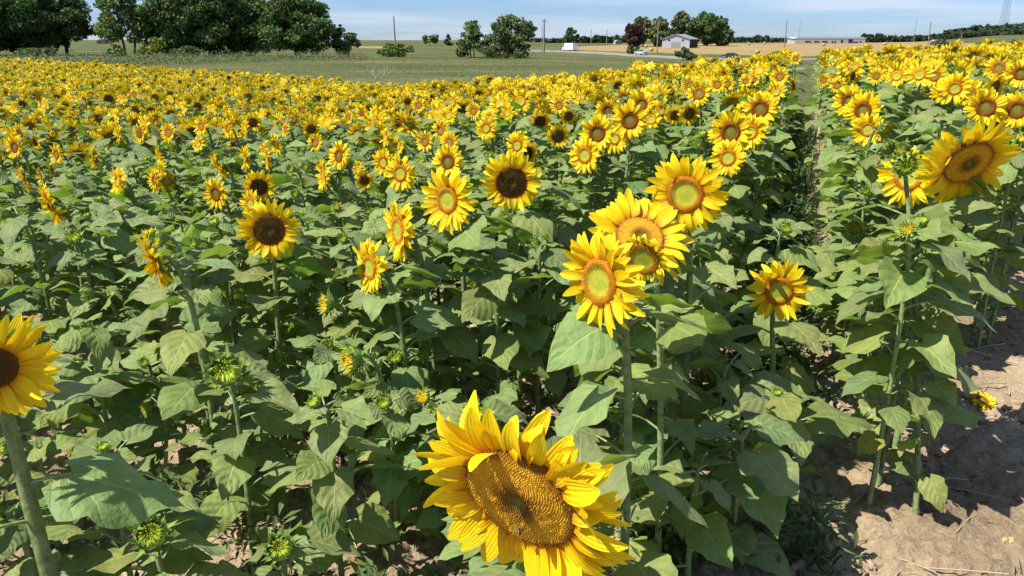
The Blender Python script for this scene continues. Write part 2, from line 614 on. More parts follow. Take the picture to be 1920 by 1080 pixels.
def make_stem(mb, rng, path, r0, r1, sides=8, mat=0):
    k = len(path)
    rr = np.linspace(r0, r1, k) * (1 + .08 * rng.uniform(-1, 1, k))
    c = np.array([.2, .26, .1]) * rng.uniform(.85, 1.15)
    mb.tube(path, rr, sides, mat, c)


def make_foliage(mb, rng, path, n, lmax, lod, mats=(0, 1), top=.93, low=.1, top_scale=.5, veto=None):
    nu, nv, pn, ps = LOD[lod]
    k = len(path)
    az = rng.uniform(0, 6.28)
    for i in range(n):
        s = low + (top - low) * (i + rng.uniform(-.3, .3)) / max(1, n - 1)
        s = min(max(s, .04), .97)
        j = s * (k - 1); a = int(j); q = j - a
        base = path[a] * (1 - q) + path[min(a + 1, k - 1)] * q
        az += 2.3998 + rng.uniform(-.5, .5)
        size = lmax * (1 - (1 - top_scale) * max(0, (s - .55) / .45) ** 1.2) * (.55 + .45 * min(1, s / .3)) * rng.uniform(.6, 1.18)
        age = rng.uniform(.15, .7) if (s < .25 and rng.random() < .35) else (rng.uniform(.05, .2) if rng.random() < .2 else 0)
        tint = leaf_tint(rng, age)
        tt = np.linspace(0, 1, pn)[:, None]
        for attempt in range(7 if veto else 1):
            A = az + attempt * .9
            out = np.array([math.cos(A), math.sin(A), 0])
            up = rng.uniform(.35, .95)
            d0 = out * math.cos(up) + np.array([0, 0, math.sin(up)])
            pl = size * rng.uniform(.38, .62)
            end = base + d0 * pl * .75 + out * pl * .35
            mid = base + d0 * pl * .5
            pet = (1 - tt) ** 2 * base + 2 * (1 - tt) * tt * mid + tt ** 2 * end
            pitch = rng.uniform(-.28, .38) - .35 * max(0, .45 - s)
            dirv = out * math.cos(pitch) + np.array([0, 0, math.sin(pitch)])
            B = frame_y(dirv, rng.normal(0, .38))
            V, F, uv = leaf(rng, size, nu, nv, rng.uniform(.1, .95), rng.uniform(.05, .5), rng.uniform(.03, .095))
            V = V @ B.T + end
            if not (veto and veto(V)):
                break
        else:
            continue
        if lod != 'far':
            mb.tube(pet, np.linspace(.0052, .0034, pn) * (lmax / .22), ps, mats[0], np.array([.24, .3, .12]))
        mb.add(V, F, mats[1], uv, tint)


def petal_ring(mb, rng, rd, n, layers, nu, nv, mat, ragged=.0):
    """ray petals round a disc of radius rd; tips reach about r = .5"""
    for lay in range(layers):
        m = n // layers
        for i in range(m):
            if rng.random() < ragged * .22:
                continue
            a = 6.2832 * (i + .5 * lay) / m + rng.normal(0, .07)
            Lp = (.53 - rd * .9) * rng.uniform(.8, 1.1) * (.94, 1.02, 1.06)[lay]
            wd = .05 * rng.uniform(.75, 1.2)
            el = rng.normal((.42, .2, .05)[lay], .15 + .12 * ragged)
            curl = rng.normal(.35, .35 + .3 * ragged)
            t, u = np.linspace(0, 1, nv), np.linspace(-1, 1, nu)
            w = (t + .13) ** .5 * (1 - t * .985) ** .6
            w = w / w.max() * wd
            U, T = np.meshgrid(u, t)
            th = el - curl * t
            st = Lp / (nv - 1)
            rr = rd * .93 + np.concatenate([[0], np.cumsum(np.cos(th[1:]) * st)])
            zz = .012 - .014 * lay + np.concatenate([[0], np.cumsum(np.sin(th[1:]) * st)])
            x = U * w[:, None]
            cup = rng.uniform(.05, .42)
            z = zz[:, None] + np.abs(x) * cup + rng.normal(0, .22) * x
            side = rng.normal(0, .03) * T ** 2
            xx = x + side
            ca, sa = math.cos(a), math.sin(a)
            V = np.stack([rr[:, None] * ca - xx * sa, rr[:, None] * sa + xx * ca, z], -1).reshape(-1, 3)
            k = np.arange(nu * nv).reshape(nv, nu)
            F = np.stack([k[:-1, :-1], k[:-1, 1:], k[1:, 1:], k[1:, :-1]], -1).reshape(-1, 4)
            b = rng.uniform(.86, 1.1)
            mb.add(V, F, mat, np.stack([(U * .5 + .5).ravel(), T.ravel()], 1), (b, b * rng.uniform(.93, 1.04), b))


DISC = {  # radius fraction -> colour
    'young': [(0, (.34, .4, .04)), (.45, (.44, .44, .04)), (.62, (.5, .38, .03)), (.74, (.48, .22, .016)), (.84, (.58, .25, .01)), (1, (.56, .23, .008))],
    'ring': [(0, (.2, .22, .03)), (.36, (.24, .22, .03)), (.46, (.17, .085, .016)), (.6, (.28, .11, .012)), (.8, (.3, .12, .01)), (1, (.36, .15, .008))],
    'brown': [(0, (.13, .12, .025)), (.35, (.12, .075, .018)), (.6, (.15, .075, .016)), (.85, (.2, .09, .014)), (1, (.32, .14, .012))],
    'gold': [(0, (.26, .25, .03)), (.13, (.22, .17, .025)), (.21, (.2, .1, .016)), (.33, (.46, .21, .02)), (.5, (.8, .44, .03)), (.8, (.82, .45, .03)), (.9, (.42, .2, .02)), (1, (.26, .11, .014))],
}


def disc_col(kindname, f):
    st = DISC[kindname]
    p = [a for a, _ in st]
    return np.stack([np.interp(f, p, [c[k] for _, c in st]) for k in range(3)], -1)


def disc_z(kindname, f):
    if kindname in ('young', 'ring'):
        return .012 + .03 * np.exp(-((f - .8) / .2) ** 2) + .008 * (1 - f)
    return .05 * (1 - f ** 2) - .028 * np.exp(-(f / .24) ** 2) + .012 * np.exp(-((f - .85) / .1) ** 2)


def make_disc(mb, rng, kindname, rd, nseg, nring, nflor, mat):
    f = np.linspace(0, 1, nring + 1)[1:]
    a = np.linspace(0, 6.2832, nseg, endpoint=False)
    A, Fr = np.meshgrid(a, f)
    z = disc_z(kindname, Fr)
    z = np.where(Fr >= .999, -.006, z)
    V = np.stack([Fr * rd * np.cos(A), Fr * rd * np.sin(A), z], -1).reshape(-1, 3)
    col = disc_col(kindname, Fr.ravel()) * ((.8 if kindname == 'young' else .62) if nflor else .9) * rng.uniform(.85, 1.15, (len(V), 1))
    V = np.vstack([V, [0, 0, disc_z(kindname, np.array(0.))]]); col = np.vstack([col, disc_col(kindname, np.array([0.])) * .8])
    i = np.arange(nring * nseg).reshape(nring, nseg)
    q = np.stack([i[:-1], np.roll(i[:-1], -1, 1), np.roll(i[1:], -1, 1), i[1:]], -1).reshape(-1, 4)[:, ::-1]
    tri = np.stack([i[0], np.roll(i[0], -1), np.full(nseg, len(V) - 1)], 1)
    mb.add(V, np.vstack([q, np.hstack([tri, -np.ones((nseg, 1), int)])]), mat, None, col)
    if nflor:
        k = np.arange(nflor) + .5
        fr = np.sqrt(k / nflor); th = k * 2.399963
        s = rd * 1.5 / math.sqrt(nflor)
        open_f = np.clip((fr - .5) * 4, 0, 1) if kindname in ('young', 'ring') else np.where(fr > .25, 1, .5)
        hgt = s * (.55 + 1.1 * open_f) * rng.uniform(.7, 1.25, nflor)
        cx, cy, cz = fr * rd * np.cos(th) * .985, fr * rd * np.sin(th) * .985, disc_z(kindname, fr)
        tip = np.stack([cx + np.cos(th) * s * .12 * fr, cy + np.sin(th) * s * .12 * fr, cz + hgt * .8], 1)
        tip[:, :2] += rng.normal(0, s * .14, (nflor, 2))
        P = []
        for d in range(4):
            aa = th + d * 1.5708
            P.append(np.stack([cx + np.cos(aa) * s * .52, cy + np.sin(aa) * s * .52, cz - .002], 1))
        V = np.stack(P + [tip], 1).reshape(-1, 3)
        b = np.arange(nflor)[:, None] * 5
        F = np.concatenate([np.stack([b[:, 0] + d, b[:, 0] + (d + 1) % 4, b[:, 0] + 4], 1) for d in range(4)])
        c = disc_col(kindname, fr) * rng.uniform(.75, 1.2, (nflor, 1))
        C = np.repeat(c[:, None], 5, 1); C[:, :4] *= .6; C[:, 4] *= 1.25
        mb.add(V, F, mat, None, C.reshape(-1, 3))


def make_calyx(mb, rng, rd, n, mat, hi=True, flare=0.0):
    """green cup behind the head with its pointed bracts"""
    f = np.array([.1, .35, .75, 1.02]); zz = np.array([-.075, -.06, -.04, -.008])
    ns = 16 if hi else 8
    a = np.linspace(0, 6.2832, ns, endpoint=False)
    V = np.stack([np.outer(f, np.cos(a)) * rd, np.outer(f, np.sin(a)) * rd, np.repeat(zz[:, None], ns, 1)], -1).reshape(-1, 3)
    i = np.arange(4 * ns).reshape(4, ns)
    q = np.stack([i[:-1], np.roll(i[:-1], -1, 1), np.roll(i[1:], -1, 1), i[1:]], -1).reshape(-1, 4)
    mb.add(V, q, mat, None, (.16, .24, .05))
    for k in range(n):
        az = 6.2832 * k / n + rng.normal(0, .1)
        L, w = rng.uniform(.12, .22), rng.uniform(.035, .05)
        el = rng.uniform(-.5, .35) + flare
        t = np.linspace(0, 1, 4)
        th = el + rng.uniform(-.5, .6) * t
        rr = rd * rng.uniform(.85, 1.0) + np.concatenate([[0], np.cumsum(np.cos(th[1:]))]) * L / 3
        z = -.03 + np.concatenate([[0], np.cumsum(np.sin(th[1:]))]) * L / 3
        ww = np.array([.9, 1.0, .5, .04]) * w
        pts = []
        for j in range(4):
            for s in (-1, 0, 1):
                pts.append((rr[j] * math.cos(az) - s * ww[j] * math.sin(az), rr[j] * math.sin(az) + s * ww[j] * math.cos(az), z[j] + (.3 * ww[j] if s else 0)))
        g = np.arange(12).reshape(4, 3)
        F = np.stack([g[:-1, :-1], g[:-1, 1:], g[1:, 1:], g[1:, :-1]], -1).reshape(-1, 4)
        mb.add(pts, F, mat, None, np.array([.17, .26, .06]) * rng.uniform(.8, 1.2))


def make_bud(rng, openness, hi=True):
    """a closed or opening head, unit diameter, facing +z: two meshes (green bracts, inner florets)"""
    out, inn = MB(), MB()
    f = np.array([.12, .5, .85, 1.0, .9]); zz = np.array([-.26, -.2, -.06, .1, .2])
    rd = .3
    ns = 14 if hi else 8
    a = np.linspace(0, 6.2832, ns, endpoint=False)
    V = np.stack([np.outer(f, np.cos(a)) * rd, np.outer(f, np.sin(a)) * rd, np.repeat(zz[:, None], ns, 1)], -1).reshape(-1, 3)
    i = np.arange(5 * ns).reshape(5, ns)
    out.add(V, np.stack([i[:-1], np.roll(i[:-1], -1, 1), np.roll(i[1:], -1, 1), i[1:]], -1).reshape(-1, 4), 0, None, (.2, .3, .06))
    rows = ((16, .0, .24, .12), (16, .35, .3, .05), (14, .75, .3, -.05)) if hi else ((10, .2, .3, .1), (10, .7, .3, 0))
    for (n, el0, L0, z0) in rows:
        for k in range(n):
            az = 6.2832 * (k + rng.uniform(-.25, .25)) / n + z0
            L = L0 * rng.uniform(.75, 1.25); el = 1.25 - el0 * 1.1 + rng.normal(0, .18) - openness * .35
            t = np.linspace(0, 1, 4); th = el + (rng.uniform(.0, 1.5) - 1.0 * openness) * t
            rr = rd * .97 + np.concatenate([[0], np.cumsum(np.cos(th[1:]))]) * L / 3
            z = z0 + np.concatenate([[0], np.cumsum(np.sin(th[1:]))]) * L / 3
            ww = np.array([1, .85, .4, .03]) * .052
            pts = []
            for j in range(4):
                for s in (-1, 0, 1):
                    pts.append((rr[j] * math.cos(az) - s * ww[j] * math.sin(az), rr[j] * math.sin(az) + s * ww[j] * math.cos(az), z[j] + (.3 * ww[j] if s else 0)))
            g = np.arange(12).reshape(4, 3)
            out.add(pts, np.stack([g[:-1, :-1], g[:-1, 1:], g[1:, 1:], g[1:, :-1]], -1).reshape(-1, 4), 0, None, np.array([.23, .35, .07]) * rng.uniform(.65, 1.3))
    # dome of tight florets and folded young petals
    n = 60 if hi else 16
    k = np.arange(n) + .5
    fr, th = np.sqrt(k / n), k * 2.399963
    for j in range(n):
        q = fr[j]
        r0, z0 = rd * .93 * q, .12 + .07 * (1 - q * q)
        L = (.05 + .1 * q ** 3) * rng.uniform(.7, 1.3) * (1 + .9 * openness * (q > .8))
        lean = -1.0 * q if openness < .6 else rng.uniform(-.6, .5) * q
        s = .03
        c = np.array([.32, .4, .03]) if rng.random() < (1.02 - openness) else np.array([.72, .44, .01])
        ca, sa = math.cos(th[j]), math.sin(th[j])
        pts = [(r0 * ca + s * math.cos(th[j] + w * 2.094), r0 * sa + s * math.sin(th[j] + w * 2.094), z0 - .02) for w in range(3)]
        tip = (r0 * ca + L * lean * ca, r0 * sa + L * lean * sa, z0 + L)
        inn.add(pts + [tip], [(0, 1, 3), (1, 2, 3), (2, 0, 3)], 0, None, c * rng.uniform(.7, 1.15))
    inn.add([(rd * .9 * math.cos(x), rd * .9 * math.sin(x), .11) for x in a] + [(0, 0, .17)], [(q, (q + 1) % ns, ns) for q in range(ns)], 0, None, (.12, .17, .02))
    return out, inn


def head_meshes(rng, kindname, rd, lod, ragged=0.0, big=False, flare=-.1):
    p, d, c = MB(), MB(), MB()
    if lod == 'near':
        petal_ring(p, rng, rd, 96 if big else 63, 3, 5, 8 if big else 7, 0, ragged)
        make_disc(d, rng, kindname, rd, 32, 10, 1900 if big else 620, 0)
        make_calyx(c, rng, rd, 24, 0, True, flare)
    else:
        petal_ring(p, rng, rd, 40, 2, 3, 4, 0, ragged)
        make_disc(d, rng, kindname, rd, 16, 7, 0, 0)
        make_calyx(c, rng, rd, 12, 0, False, -.1)
    return (p.mesh('petals', [M['petal']]), d.mesh('disc', [M['disc']]), c.mesh('calyx', [M['bract']]))


rngv = np.random.default_rng(21)
RD = {'young': .235, 'ring': .25, 'brown': .275, 'gold': .27}
HEADS = {}
for kn in RD:
    HEADS[kn, 'near'] = [head_meshes(rngv, kn, RD[kn] * rngv.uniform(.94, 1.06), 'near', rngv.uniform(0, .5)) for _ in range(7)]
    HEADS[kn, 'mid'] = [head_meshes(rngv, kn, RD[kn] * rngv.uniform(.92, 1.08), 'mid', rngv.uniform(.05, .6)) for _ in range(7)]
BUDS = {}
for key, op in (('bud', .05), ('opening', .75)):
    BUDS[key] = []
    for _ in range(5):
        o_, i_ = make_bud(rngv, op)
        BUDS[key].append((o_.mesh('bracts', [M['bract']]), i_.mesh('florets', [M['disc']])))


def face_cam(aspect, phi):
    """head normal from how it shows: aspect ratio of the ellipse and the picture direction it turns to"""
    th = math.acos(max(.05, min(1, aspect)))
    p = rad(phi)
    return (math.sin(th) * math.cos(p)) * C_RIGHT + (math.sin(th) * math.sin(p)) * C_UP - math.cos(th) * C_FWD


def build_sunflower(rng, head, normal, kindname, D, label, cat='sunflower', group=None, base=None, lod='near',
                    n_leaf=14, lmax=.2, stem_r=None, top=.9, custom=None, low=.1, veto=True):
    """one plant as an object: stem, foliage and flower head (or bud) under an empty at its foot"""
    head = np.asarray(head, float)
    if base is None:
        back = -normal[:2] * rng.uniform(.06, .12)
        b2 = head[:2] + back + rng.normal(0, .03, 2)
    else:
        b2 = np.asarray(base[:2], float)
    foot = np.array([b2[0], b2[1], float(gz(*b2)) - .03])
    lane = abs(float(b2 @ ROW_L)) > .25
    root = thing('sunflower', label, cat, foot, group)
    rel = head - foot
    path = stem_path(rng, rel, normal)
    r0 = stem_r or (.0085 + .0165 * min(.4, D))
    mb = MB(); make_stem(mb, rng, path, r0 * 1.15, r0 * .72, 8 if lod == 'near' else 6)
    obj('stem', mb.mesh('stem', [M['stem']]), root)
    mb = MB(); make_foliage(mb, rng, path, n_leaf, lmax, lod, (0, 1), top, low, veto=(lambda V: covers(V + foot, lane)) if veto else None)
    obj('foliage', mb.mesh('foliage', [M['stem'], M['leaf']]), root)
    B = frame_z(normal, rng.uniform(0, 6.28))
    if kindname in BUDS:
        bm, fm = BUDS[kindname][rng.integers(5)]
        o = obj('flower_bud', bm, root, rel, B, D)
        obj('florets', fm, o)
    else:
        key = (kindname, 'near' if lod == 'near' else 'mid')
        pm, dm, cm = custom or HEADS[key][rng.integers(7)]
        o = obj('flower_head', pm, root, rel, B, D)
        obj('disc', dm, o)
        obj('calyx', cm, o)
    return root
# ------------------------------------------------------------------ the flowers one can pick out
# picture x, y, long axis in px, aspect, direction turned to, kind, real diameter, label, nickname (landmarks only)
Y, G, BR, GO, BU, OP = 'young', 'ring', 'brown', 'gold', 'bud', 'opening'
HERO = [
    (976, 934, 410, .68, -132, GO, .32, 'huge ragged sunflower with golden brown seed disc drooping over the nearest leaves', 'huge drooping bloom'),
    (-12, 690, 226, .78, -25, BR, .22, 'large amber sunflower on a thick stem, cut off by the picture edge', 'large amber bloom'),
    (1814, 304, 184, .7, -80, GO, .34, 'big nodding sunflower with wide dark golden disc above the bare soil', 'big nodding bloom'),
    (1704, 333, 112, .8, 185, Y, .26, 'orange sunflower half hidden behind a spiky green bud', 'half hidden orange bloom'),
    (1285, 364, 152, .88, 205, Y, .25, 'bright round sunflower with orange ring and green centre, behind the brown disc', 'bright round bloom'),
    (1200, 446, 196, .88, 80, GO, .31, 'wide sunflower with golden disc behind a half open green head', 'wide golden bloom'),
    (1206, 484, 96, .68, 222, OP, .13, 'half open green head in front of the wide golden disc', None),
    (1126, 528, 200, .58, 190, Y, .27, 'tall oval sunflower with lime centre turned aside, overlapping a larger golden one', 'tall oval bloom'),
    (1460, 545, 120, .98, -90, Y, .23, 'lone round sunflower with lime green centre on a slender stem', 'lone round bloom'),
    (959, 342, 114, .95, -85, BR, .24, 'sunflower with a very dark brown disc facing straight out, shaded', 'dark brown bloom'),
    (840, 375, 124, .78, 195, Y, .24, 'bright oval sunflower with half green half orange disc', 'bright oval bloom'),
    (748, 432, 116, .52, 188, Y, .22, 'narrow sunflower seen nearly side on beside the bright oval bloom', 'narrow bloom'),
    (694, 501, 106, .62, 192, Y, .19, 'orange tinted narrow sunflower with lime centre, lowest of the middle group', 'orange tinted bloom'),
    (505, 431, 114, .97, -60, BR, .24, 'round sunflower with dark shaded disc and yellow fringe below a smaller dark one', 'round dark bloom'),
    (486, 350, 62, .9, -70, BR, .2, 'smaller dark centred sunflower just above the round dark bloom', None),
    (470, 382, 56, .8, 190, Y, .18, 'orange sunflower squeezed between two dark centred ones', None),
    (405, 363, 62, .82, 205, G, .2, 'sunflower with brown ring and green eye, left of the dark pair', 'green eyed bloom'),
    (291, 488, 118, .3, 205, Y, .2, 'sunflower seen edge on, slanting, in front of a green bud', 'edge on bloom'),
    (97, 388, 78, .5, 215, G, .19, 'slanting sunflower at the picture edge with a second bloom tucked behind', 'slanting bloom'),
    (88, 372, 58, .5, 200, Y, .18, 'bloom tucked behind the slanting sunflower near the picture edge', None),
    (222, 340, 55, .75, 185, Y, .17, 'small neat sunflower with orange oval disc standing by itself', 'small neat bloom'),
    (290, 338, 42, .7, 190, G, .16, 'lower one of three crowded small sunflowers', None),
    (303, 322, 40, .6, 200, Y, .16, 'topmost of three crowded small sunflowers', None),
    (312, 340, 40, .5, 10, Y, .16, 'third of the crowded small sunflowers, turned the other way', None),
    (106, 289, 42, .8, 200, G, .18, 'sunflower with dark ring tilted over a gap of leaves', None),
    (46, 336, 52, .45, 205, Y, .18, 'slim tilted sunflower close to the picture edge', None),
    (76, 330, 34, .6, 200, Y, .15, 'small pointed sunflower next to a slim tilted one', None),
    (97, 318, 30, .3, 190, Y, .14, 'tiny edge on sunflower under a tilted dark ringed bloom', None),
    (28, 276, 46, .9, 200, G, .19, 'broad sunflower near the picture edge with brown ring', None),
    (178, 296, 46, .25, 190, Y, .18, 'very thin edge on sunflower in the leafy gap', None),
    (67, 266, 32, .85, 210, BR, .17, 'dim brown centred sunflower behind the broad ringed bloom', None),
    (222, 252, 36, .6, 190, G, .17, 'upright narrow sunflower over the leafy gap', None),
    (262, 250, 36, .85, 200, BR, .18, 'sunflower with shaded brown disc beside an upright narrow one', None),
    (300, 292, 36, .6, 205, Y, .15, 'small orange sunflower half behind stalks above the crowded three', None),
    (316, 248, 38, .9, 195, G, .19, 'round ringed sunflower overlapping a shaded brown one', None),
    (378, 236, 40, .85, 190, G, .2, 'broad ringed sunflower at the edge of the thick flower band', None),
    (372, 270, 30, .95, 190, Y, .15, 'small round pale sunflower under the broad ringed one', None),
    (427, 240, 38, .7, 195, G, .19, 'oval sunflower with dark ring left of a pale ringed pair', None),
    (460, 240, 32, .65, 190, Y, .16, 'pale oval sunflower in front of a brown shaded disc', None),
    (474, 230, 34, .9, -70, BR, .19, 'brown shaded disc peeking behind a pale oval sunflower', None),
    (460, 298, 50, .4, 188, Y, .18, 'left one of two narrow side on sunflowers standing alike', None),
    (501, 298, 42, .45, 188, Y, .16, 'right one of two narrow side on sunflowers standing alike', None),
    (410, 312, 54, .3, 215, Y, .19, 'thin slanting sunflower behind the green eyed bloom', None),
    (518, 270, 40, .5, 215, G, .18, 'slanting sunflower above the pair of narrow ones', None),
    (536, 243, 32, .6, 190, G, .16, 'small narrow ringed sunflower, front of the flower band', None),
    (583, 242, 34, .9, -60, BR, .19, 'shaded brown sunflower above a neat ringed one', None),
    (591, 267, 36, .9, 195, G, .18, 'neat ringed sunflower under a shaded brown one', None),
    (607, 328, 62, .45, 190, Y, .2, 'tall narrow sunflower seen from the side left of the ringed oval', None),
    (636, 292, 54, .75, 188, G, .2, 'ringed oval sunflower overlapping a taller neighbour', None),
    (683, 338, 36, .9, -70, BR, .16, 'small nodding sunflower with dull orange disc', None),
    (672, 318, 34, .7, 195, Y, .16, 'little yellow sunflower peeping over the nodding one', None),
    (751, 325, 72, .86, 195, Y, .22, 'full round sunflower with brown ring and lime eye, left of tall oval ones', 'lime eyed bloom'),
    (719, 304, 50, .8, 195, Y, .19, 'sunflower partly hidden behind the lime eyed bloom', None),
    (840, 303, 62, .9, 190, G, .22, 'sunflower just behind and above the bright oval bloom', None),
    (843, 266, 42, .85, 190, G, .18, 'ringed sunflower stacked second above the bright oval bloom', None),
    (826, 244, 40, .85, 195, G, .18, 'dark ringed sunflower stacked third above the bright oval bloom', None),
    (797, 265, 42, .85, 200, G, .18, 'sunflower with dark crescent ring beside the stacked blooms', None),
    (723, 258, 36, .65, 190, Y, .16, 'oval orange sunflower above a half green one', None),
    (745, 274, 36, .8, 190, Y, .16, 'sunflower half green with a bud at its side', None),
    (764, 190, 24, .9, -80, BR, .2, 'brown backed disc standing over the flower band', None),
    (653, 220, 28, .8, 195, G, .17, 'small sunflower with rusty centre in the band', None),
    (678, 212, 28, .85, 195, BR, .17, 'small dusky sunflower next to a rusty centred one', None),
    (733, 197, 28, .8, 195, G, .17, 'sunflower with dark eye under the brown backed disc', None),
    (785, 197, 30, .95, 195, G, .17, 'round dark eyed sunflower right of the brown backed disc', None),
    (842, 216, 38, .85, 195, Y, .18, 'sunflower with olive disc in the middle of the band', None),
    (888, 208, 34, .9, 195, G, .18, 'ringed sunflower overlapping another in the middle band', None),
    (912, 240, 46, .82, 195, Y, .19, 'large clear oval sunflower above the dark brown bloom', None),
    (952, 212, 34, .75, 195, Y, .17, 'upright oval sunflower right of the large clear oval one', None),
    (970, 272, 50, .82, 195, Y, .19, 'sunflower rising behind the dark brown bloom', None),
    (988, 288, 48, .75, -30, BR, .19, 'dim sunflower turned away just behind the dark brown bloom', None),
    (1046, 255, 48, .9, -60, BR, .2, 'dark centred sunflower alone on a bare stalk amid leaves', 'small dark bloom'),
    (1048, 197, 36, .9, 195, G, .19, 'sunflower with dark eye high over the small dark bloom', None),
    (1066, 218, 34, .85, -60, BR, .18, 'rusty sunflower below the dark eyed one', None),
    (1085, 183, 28, .75, 195, Y, .17, 'yellow oval sunflower near the far flower line', None),
    (1097, 291, 70, .76, 192, Y, .22, 'bright sunflower with orange oval disc, lowest of a trio', 'lowest of the trio'),
    (1120, 250, 70, .9, 205, G, .22, 'broad orange ringed sunflower, middle of a trio', None),
    (1153, 260, 56, .8, 185, Y, .2, 'sunflower half hidden at the side of the trio', None),
    (1181, 226, 72, .95, 205, G, .22, 'large sunflower with brown ring and olive eye, top of the trio', 'top of the trio'),
    (1203, 196, 50, .9, 195, G, .2, 'yellow sunflower right behind the top of the trio', None),
    (1222, 224, 40, .85, 195, Y, .18, 'sunflower with pale disc at the right of the trio', None),
    (1264, 216, 36, .9, -50, BR, .18, 'dark hollow sunflower near the leafy slope', None),
    (1292, 213, 44, .9, -60, BR, .2, 'dark disc with a pale spot, next to the hollow one', None),
    (1311, 175, 46, .9, 195, G, .2, 'orange ringed sunflower standing out on the sloping band', None),
    (1293, 160, 36, .85, 195, G, .19, 'sunflower leaning behind the orange ringed one', None),
    (1345, 158, 34, .85, 195, G, .18, 'dark eyed sunflower on the slope', None),
    (1362, 157, 32, .95, 195, G, .18, 'sunflower with shadowed ring overlapping a dark eyed one', None),
    (1398, 152, 26, .9, 195, G, .18, 'left of two small twin sunflowers near the path', None),
    (1412, 150, 26, .9, 195, G, .18, 'right of two small twin sunflowers near the path', None),
    (1365, 296, 70, .86, 190, Y, .21, 'sunflower with lime centre, lowest of the stack beside the path', 'lowest of the path stack'),
    (1370, 248, 82, .92, 200, G, .25, 'large orange ringed sunflower second from below in the path stack', 'orange path bloom'),
    (1408, 248, 66, .75, 190, Y, .22, 'sunflower mostly hidden behind the orange path bloom', None),
    (1425, 204, 70, .9, 195, G, .24, 'big sunflower with green eye, higher in the stack along the path', 'upper path bloom'),
    (1395, 217, 50, .8, 195, Y, .2, 'sunflower tucked left of the upper path bloom', None),
    (1455, 172, 40, .85, 195, Y, .22, 'sunflower turned away near the top of the path stack', None),
    (1462, 143, 36, .9, 195, G, .22, 'sunflower with brown eye at the top of the path stack', None),
    (1486, 160, 34, .7, 0, BR, .2, 'brown faced sunflower turned toward the path', None),
    (1492, 110, 24, .9, 195, G, .2, 'sunflower peeking over the far end beside the path', None),
    (1627, 243, 64, .85, 195, Y, .21, 'orange sunflower with a green opening head in front of it', 'orange leafside bloom'),
    (1655, 243, 44, .8, -40, OP, .12, 'dark green opening head beside an orange sunflower', None),
    (1592, 190, 58, .85, 195, G, .22, 'upper sunflower of a pair right of the path', None),
    (1618, 207, 64, .88, 190, G, .23, 'lower sunflower of a pair right of the path', None),
    (1545, 150, 26, .9, 195, G, .18, 'small sunflower at the very edge of the path', None),
    (1570, 160, 30, .85, 195, G, .19, 'sunflower in a tight column right of the path', None),
    (1600, 142, 30, .9, -40, BR, .2, 'dusky sunflower amid the column right of the path', None),
    (1643, 142, 32, .85, 195, G, .2, 'ringed sunflower hanging below its row right of the path', None),
    (1682, 142, 44, .7, 190, Y, .21, 'tall oval sunflower on a visible stalk above the leaf sheet', None),
    (1724, 140, 50, .8, 195, Y, .22, 'yellow sunflower with pale disc left of the crowded corner', None),
    (1752, 142, 46, .8, 195, G, .22, 'sunflower packed beside the pale disc one', None),
    (1790, 166, 58, .85, 195, Y, .23, 'broad yellow sunflower with pale ring in the crowded corner', None),
    (1816, 174, 54, .85, 195, G, .23, 'shaded sunflower between the broad yellow ones', None),
    (1768, 172, 48, .8, 195, Y, .21, 'yellow sunflower lowest at the edge of the crowded corner', None),
    (1848, 201, 68, .92, 195, G, .24, 'sunflower with deep brown ring above the big nodding bloom', 'deep ringed bloom'),
    (1907, 206, 72, .92, 195, G, .24, 'ringed sunflower cut by the picture edge above the bare soil', None),
    (1872, 128, 48, .92, 195, G, .22, 'clean round sunflower with tan disc near the picture corner', None),
    (1914, 138, 54, .9, 195, G, .22, 'sunflower cut by the picture edge under the corner', None),
    (1866, 162, 50, .85, -40, BR, .22, 'dark shaded sunflower behind the deep ringed bloom', None),
    (1790, 92, 22, .8, -80, G, .2, 'topmost sunflower poking over the row tops', None),
    (1705, 103, 24, .85, 195, G, .2, 'sunflower on the skyline of the far row', None),
    # heads not yet open
    (425, 700, 100, .86, 75, BU, .16, 'big spiky green bud with a lime centre on a stout pale stem', 'big spiky bud'),
    (666, 670, 82, .6, 195, OP, .14, 'half open bud with yellow tips leaning aside', 'half open bud'),
    (527, 668, 46, .85, 200, BU, .1, 'lime green bud left of the half open one', None),
    (741, 671, 42, .9, 90, BU, .08, 'left one of two tight buds on forked stalks', None),
    (795, 664, 42, .9, 90, BU, .08, 'right one of two tight buds on forked stalks', None),
    (617, 570, 56, .6, 185, OP, .12, 'bud with a few orange petals out on one side', None),
    (303, 446, 52, .8, 190, BU, .1, 'green bud right behind the edge on bloom', None),
    (369, 452, 36, .7, 190, BU, .08, 'small lime bud between the edge on bloom and the round dark one', None),
    (140, 448, 44, .8, 80, BU, .1, 'feathery green bud below the slanting bloom', None),
    (166, 550, 44, .5, 190, BU, .1, 'green bud seen side on against its own stem', None),
    (70, 638, 40, .8, 200, OP, .09, 'small yellowish bud beside the large amber bloom', None),
    (271, 681, 30, .9, 90, BU, .06, 'little bud on a thin stalk left of the big spiky bud', None),
    (276, 765, 32, .8, 200, OP, .06, 'tiny yellow green bud low among leaves', None),
    (388, 808, 40, .8, 160, BU, .07, 'pale bud on a side shoot below the big spiky bud', None),
    (526, 1028, 78, .9, 80, BU, .11, 'green bud at the bottom edge of the picture', None),
    (1697, 308, 66, .9, 210, BU, .118, 'spiky lime bud in front of the half hidden orange bloom', None),
    (1605, 428, 42, .8, 195, OP, .1, 'yellow tipped bud alone above the leaf sheet', None),
    (1472, 430, 36, .9, 85, BU, .08, 'small green bud on a straight stalk above the lone round bloom', None),
    (1664, 276, 38, .9, -60, BU, .09, 'green bud right under the dark opening head', None),
    (1623, 357, 26, .9, 190, BU, .07, 'tiny lime bud at the edge of the weedy path', None),
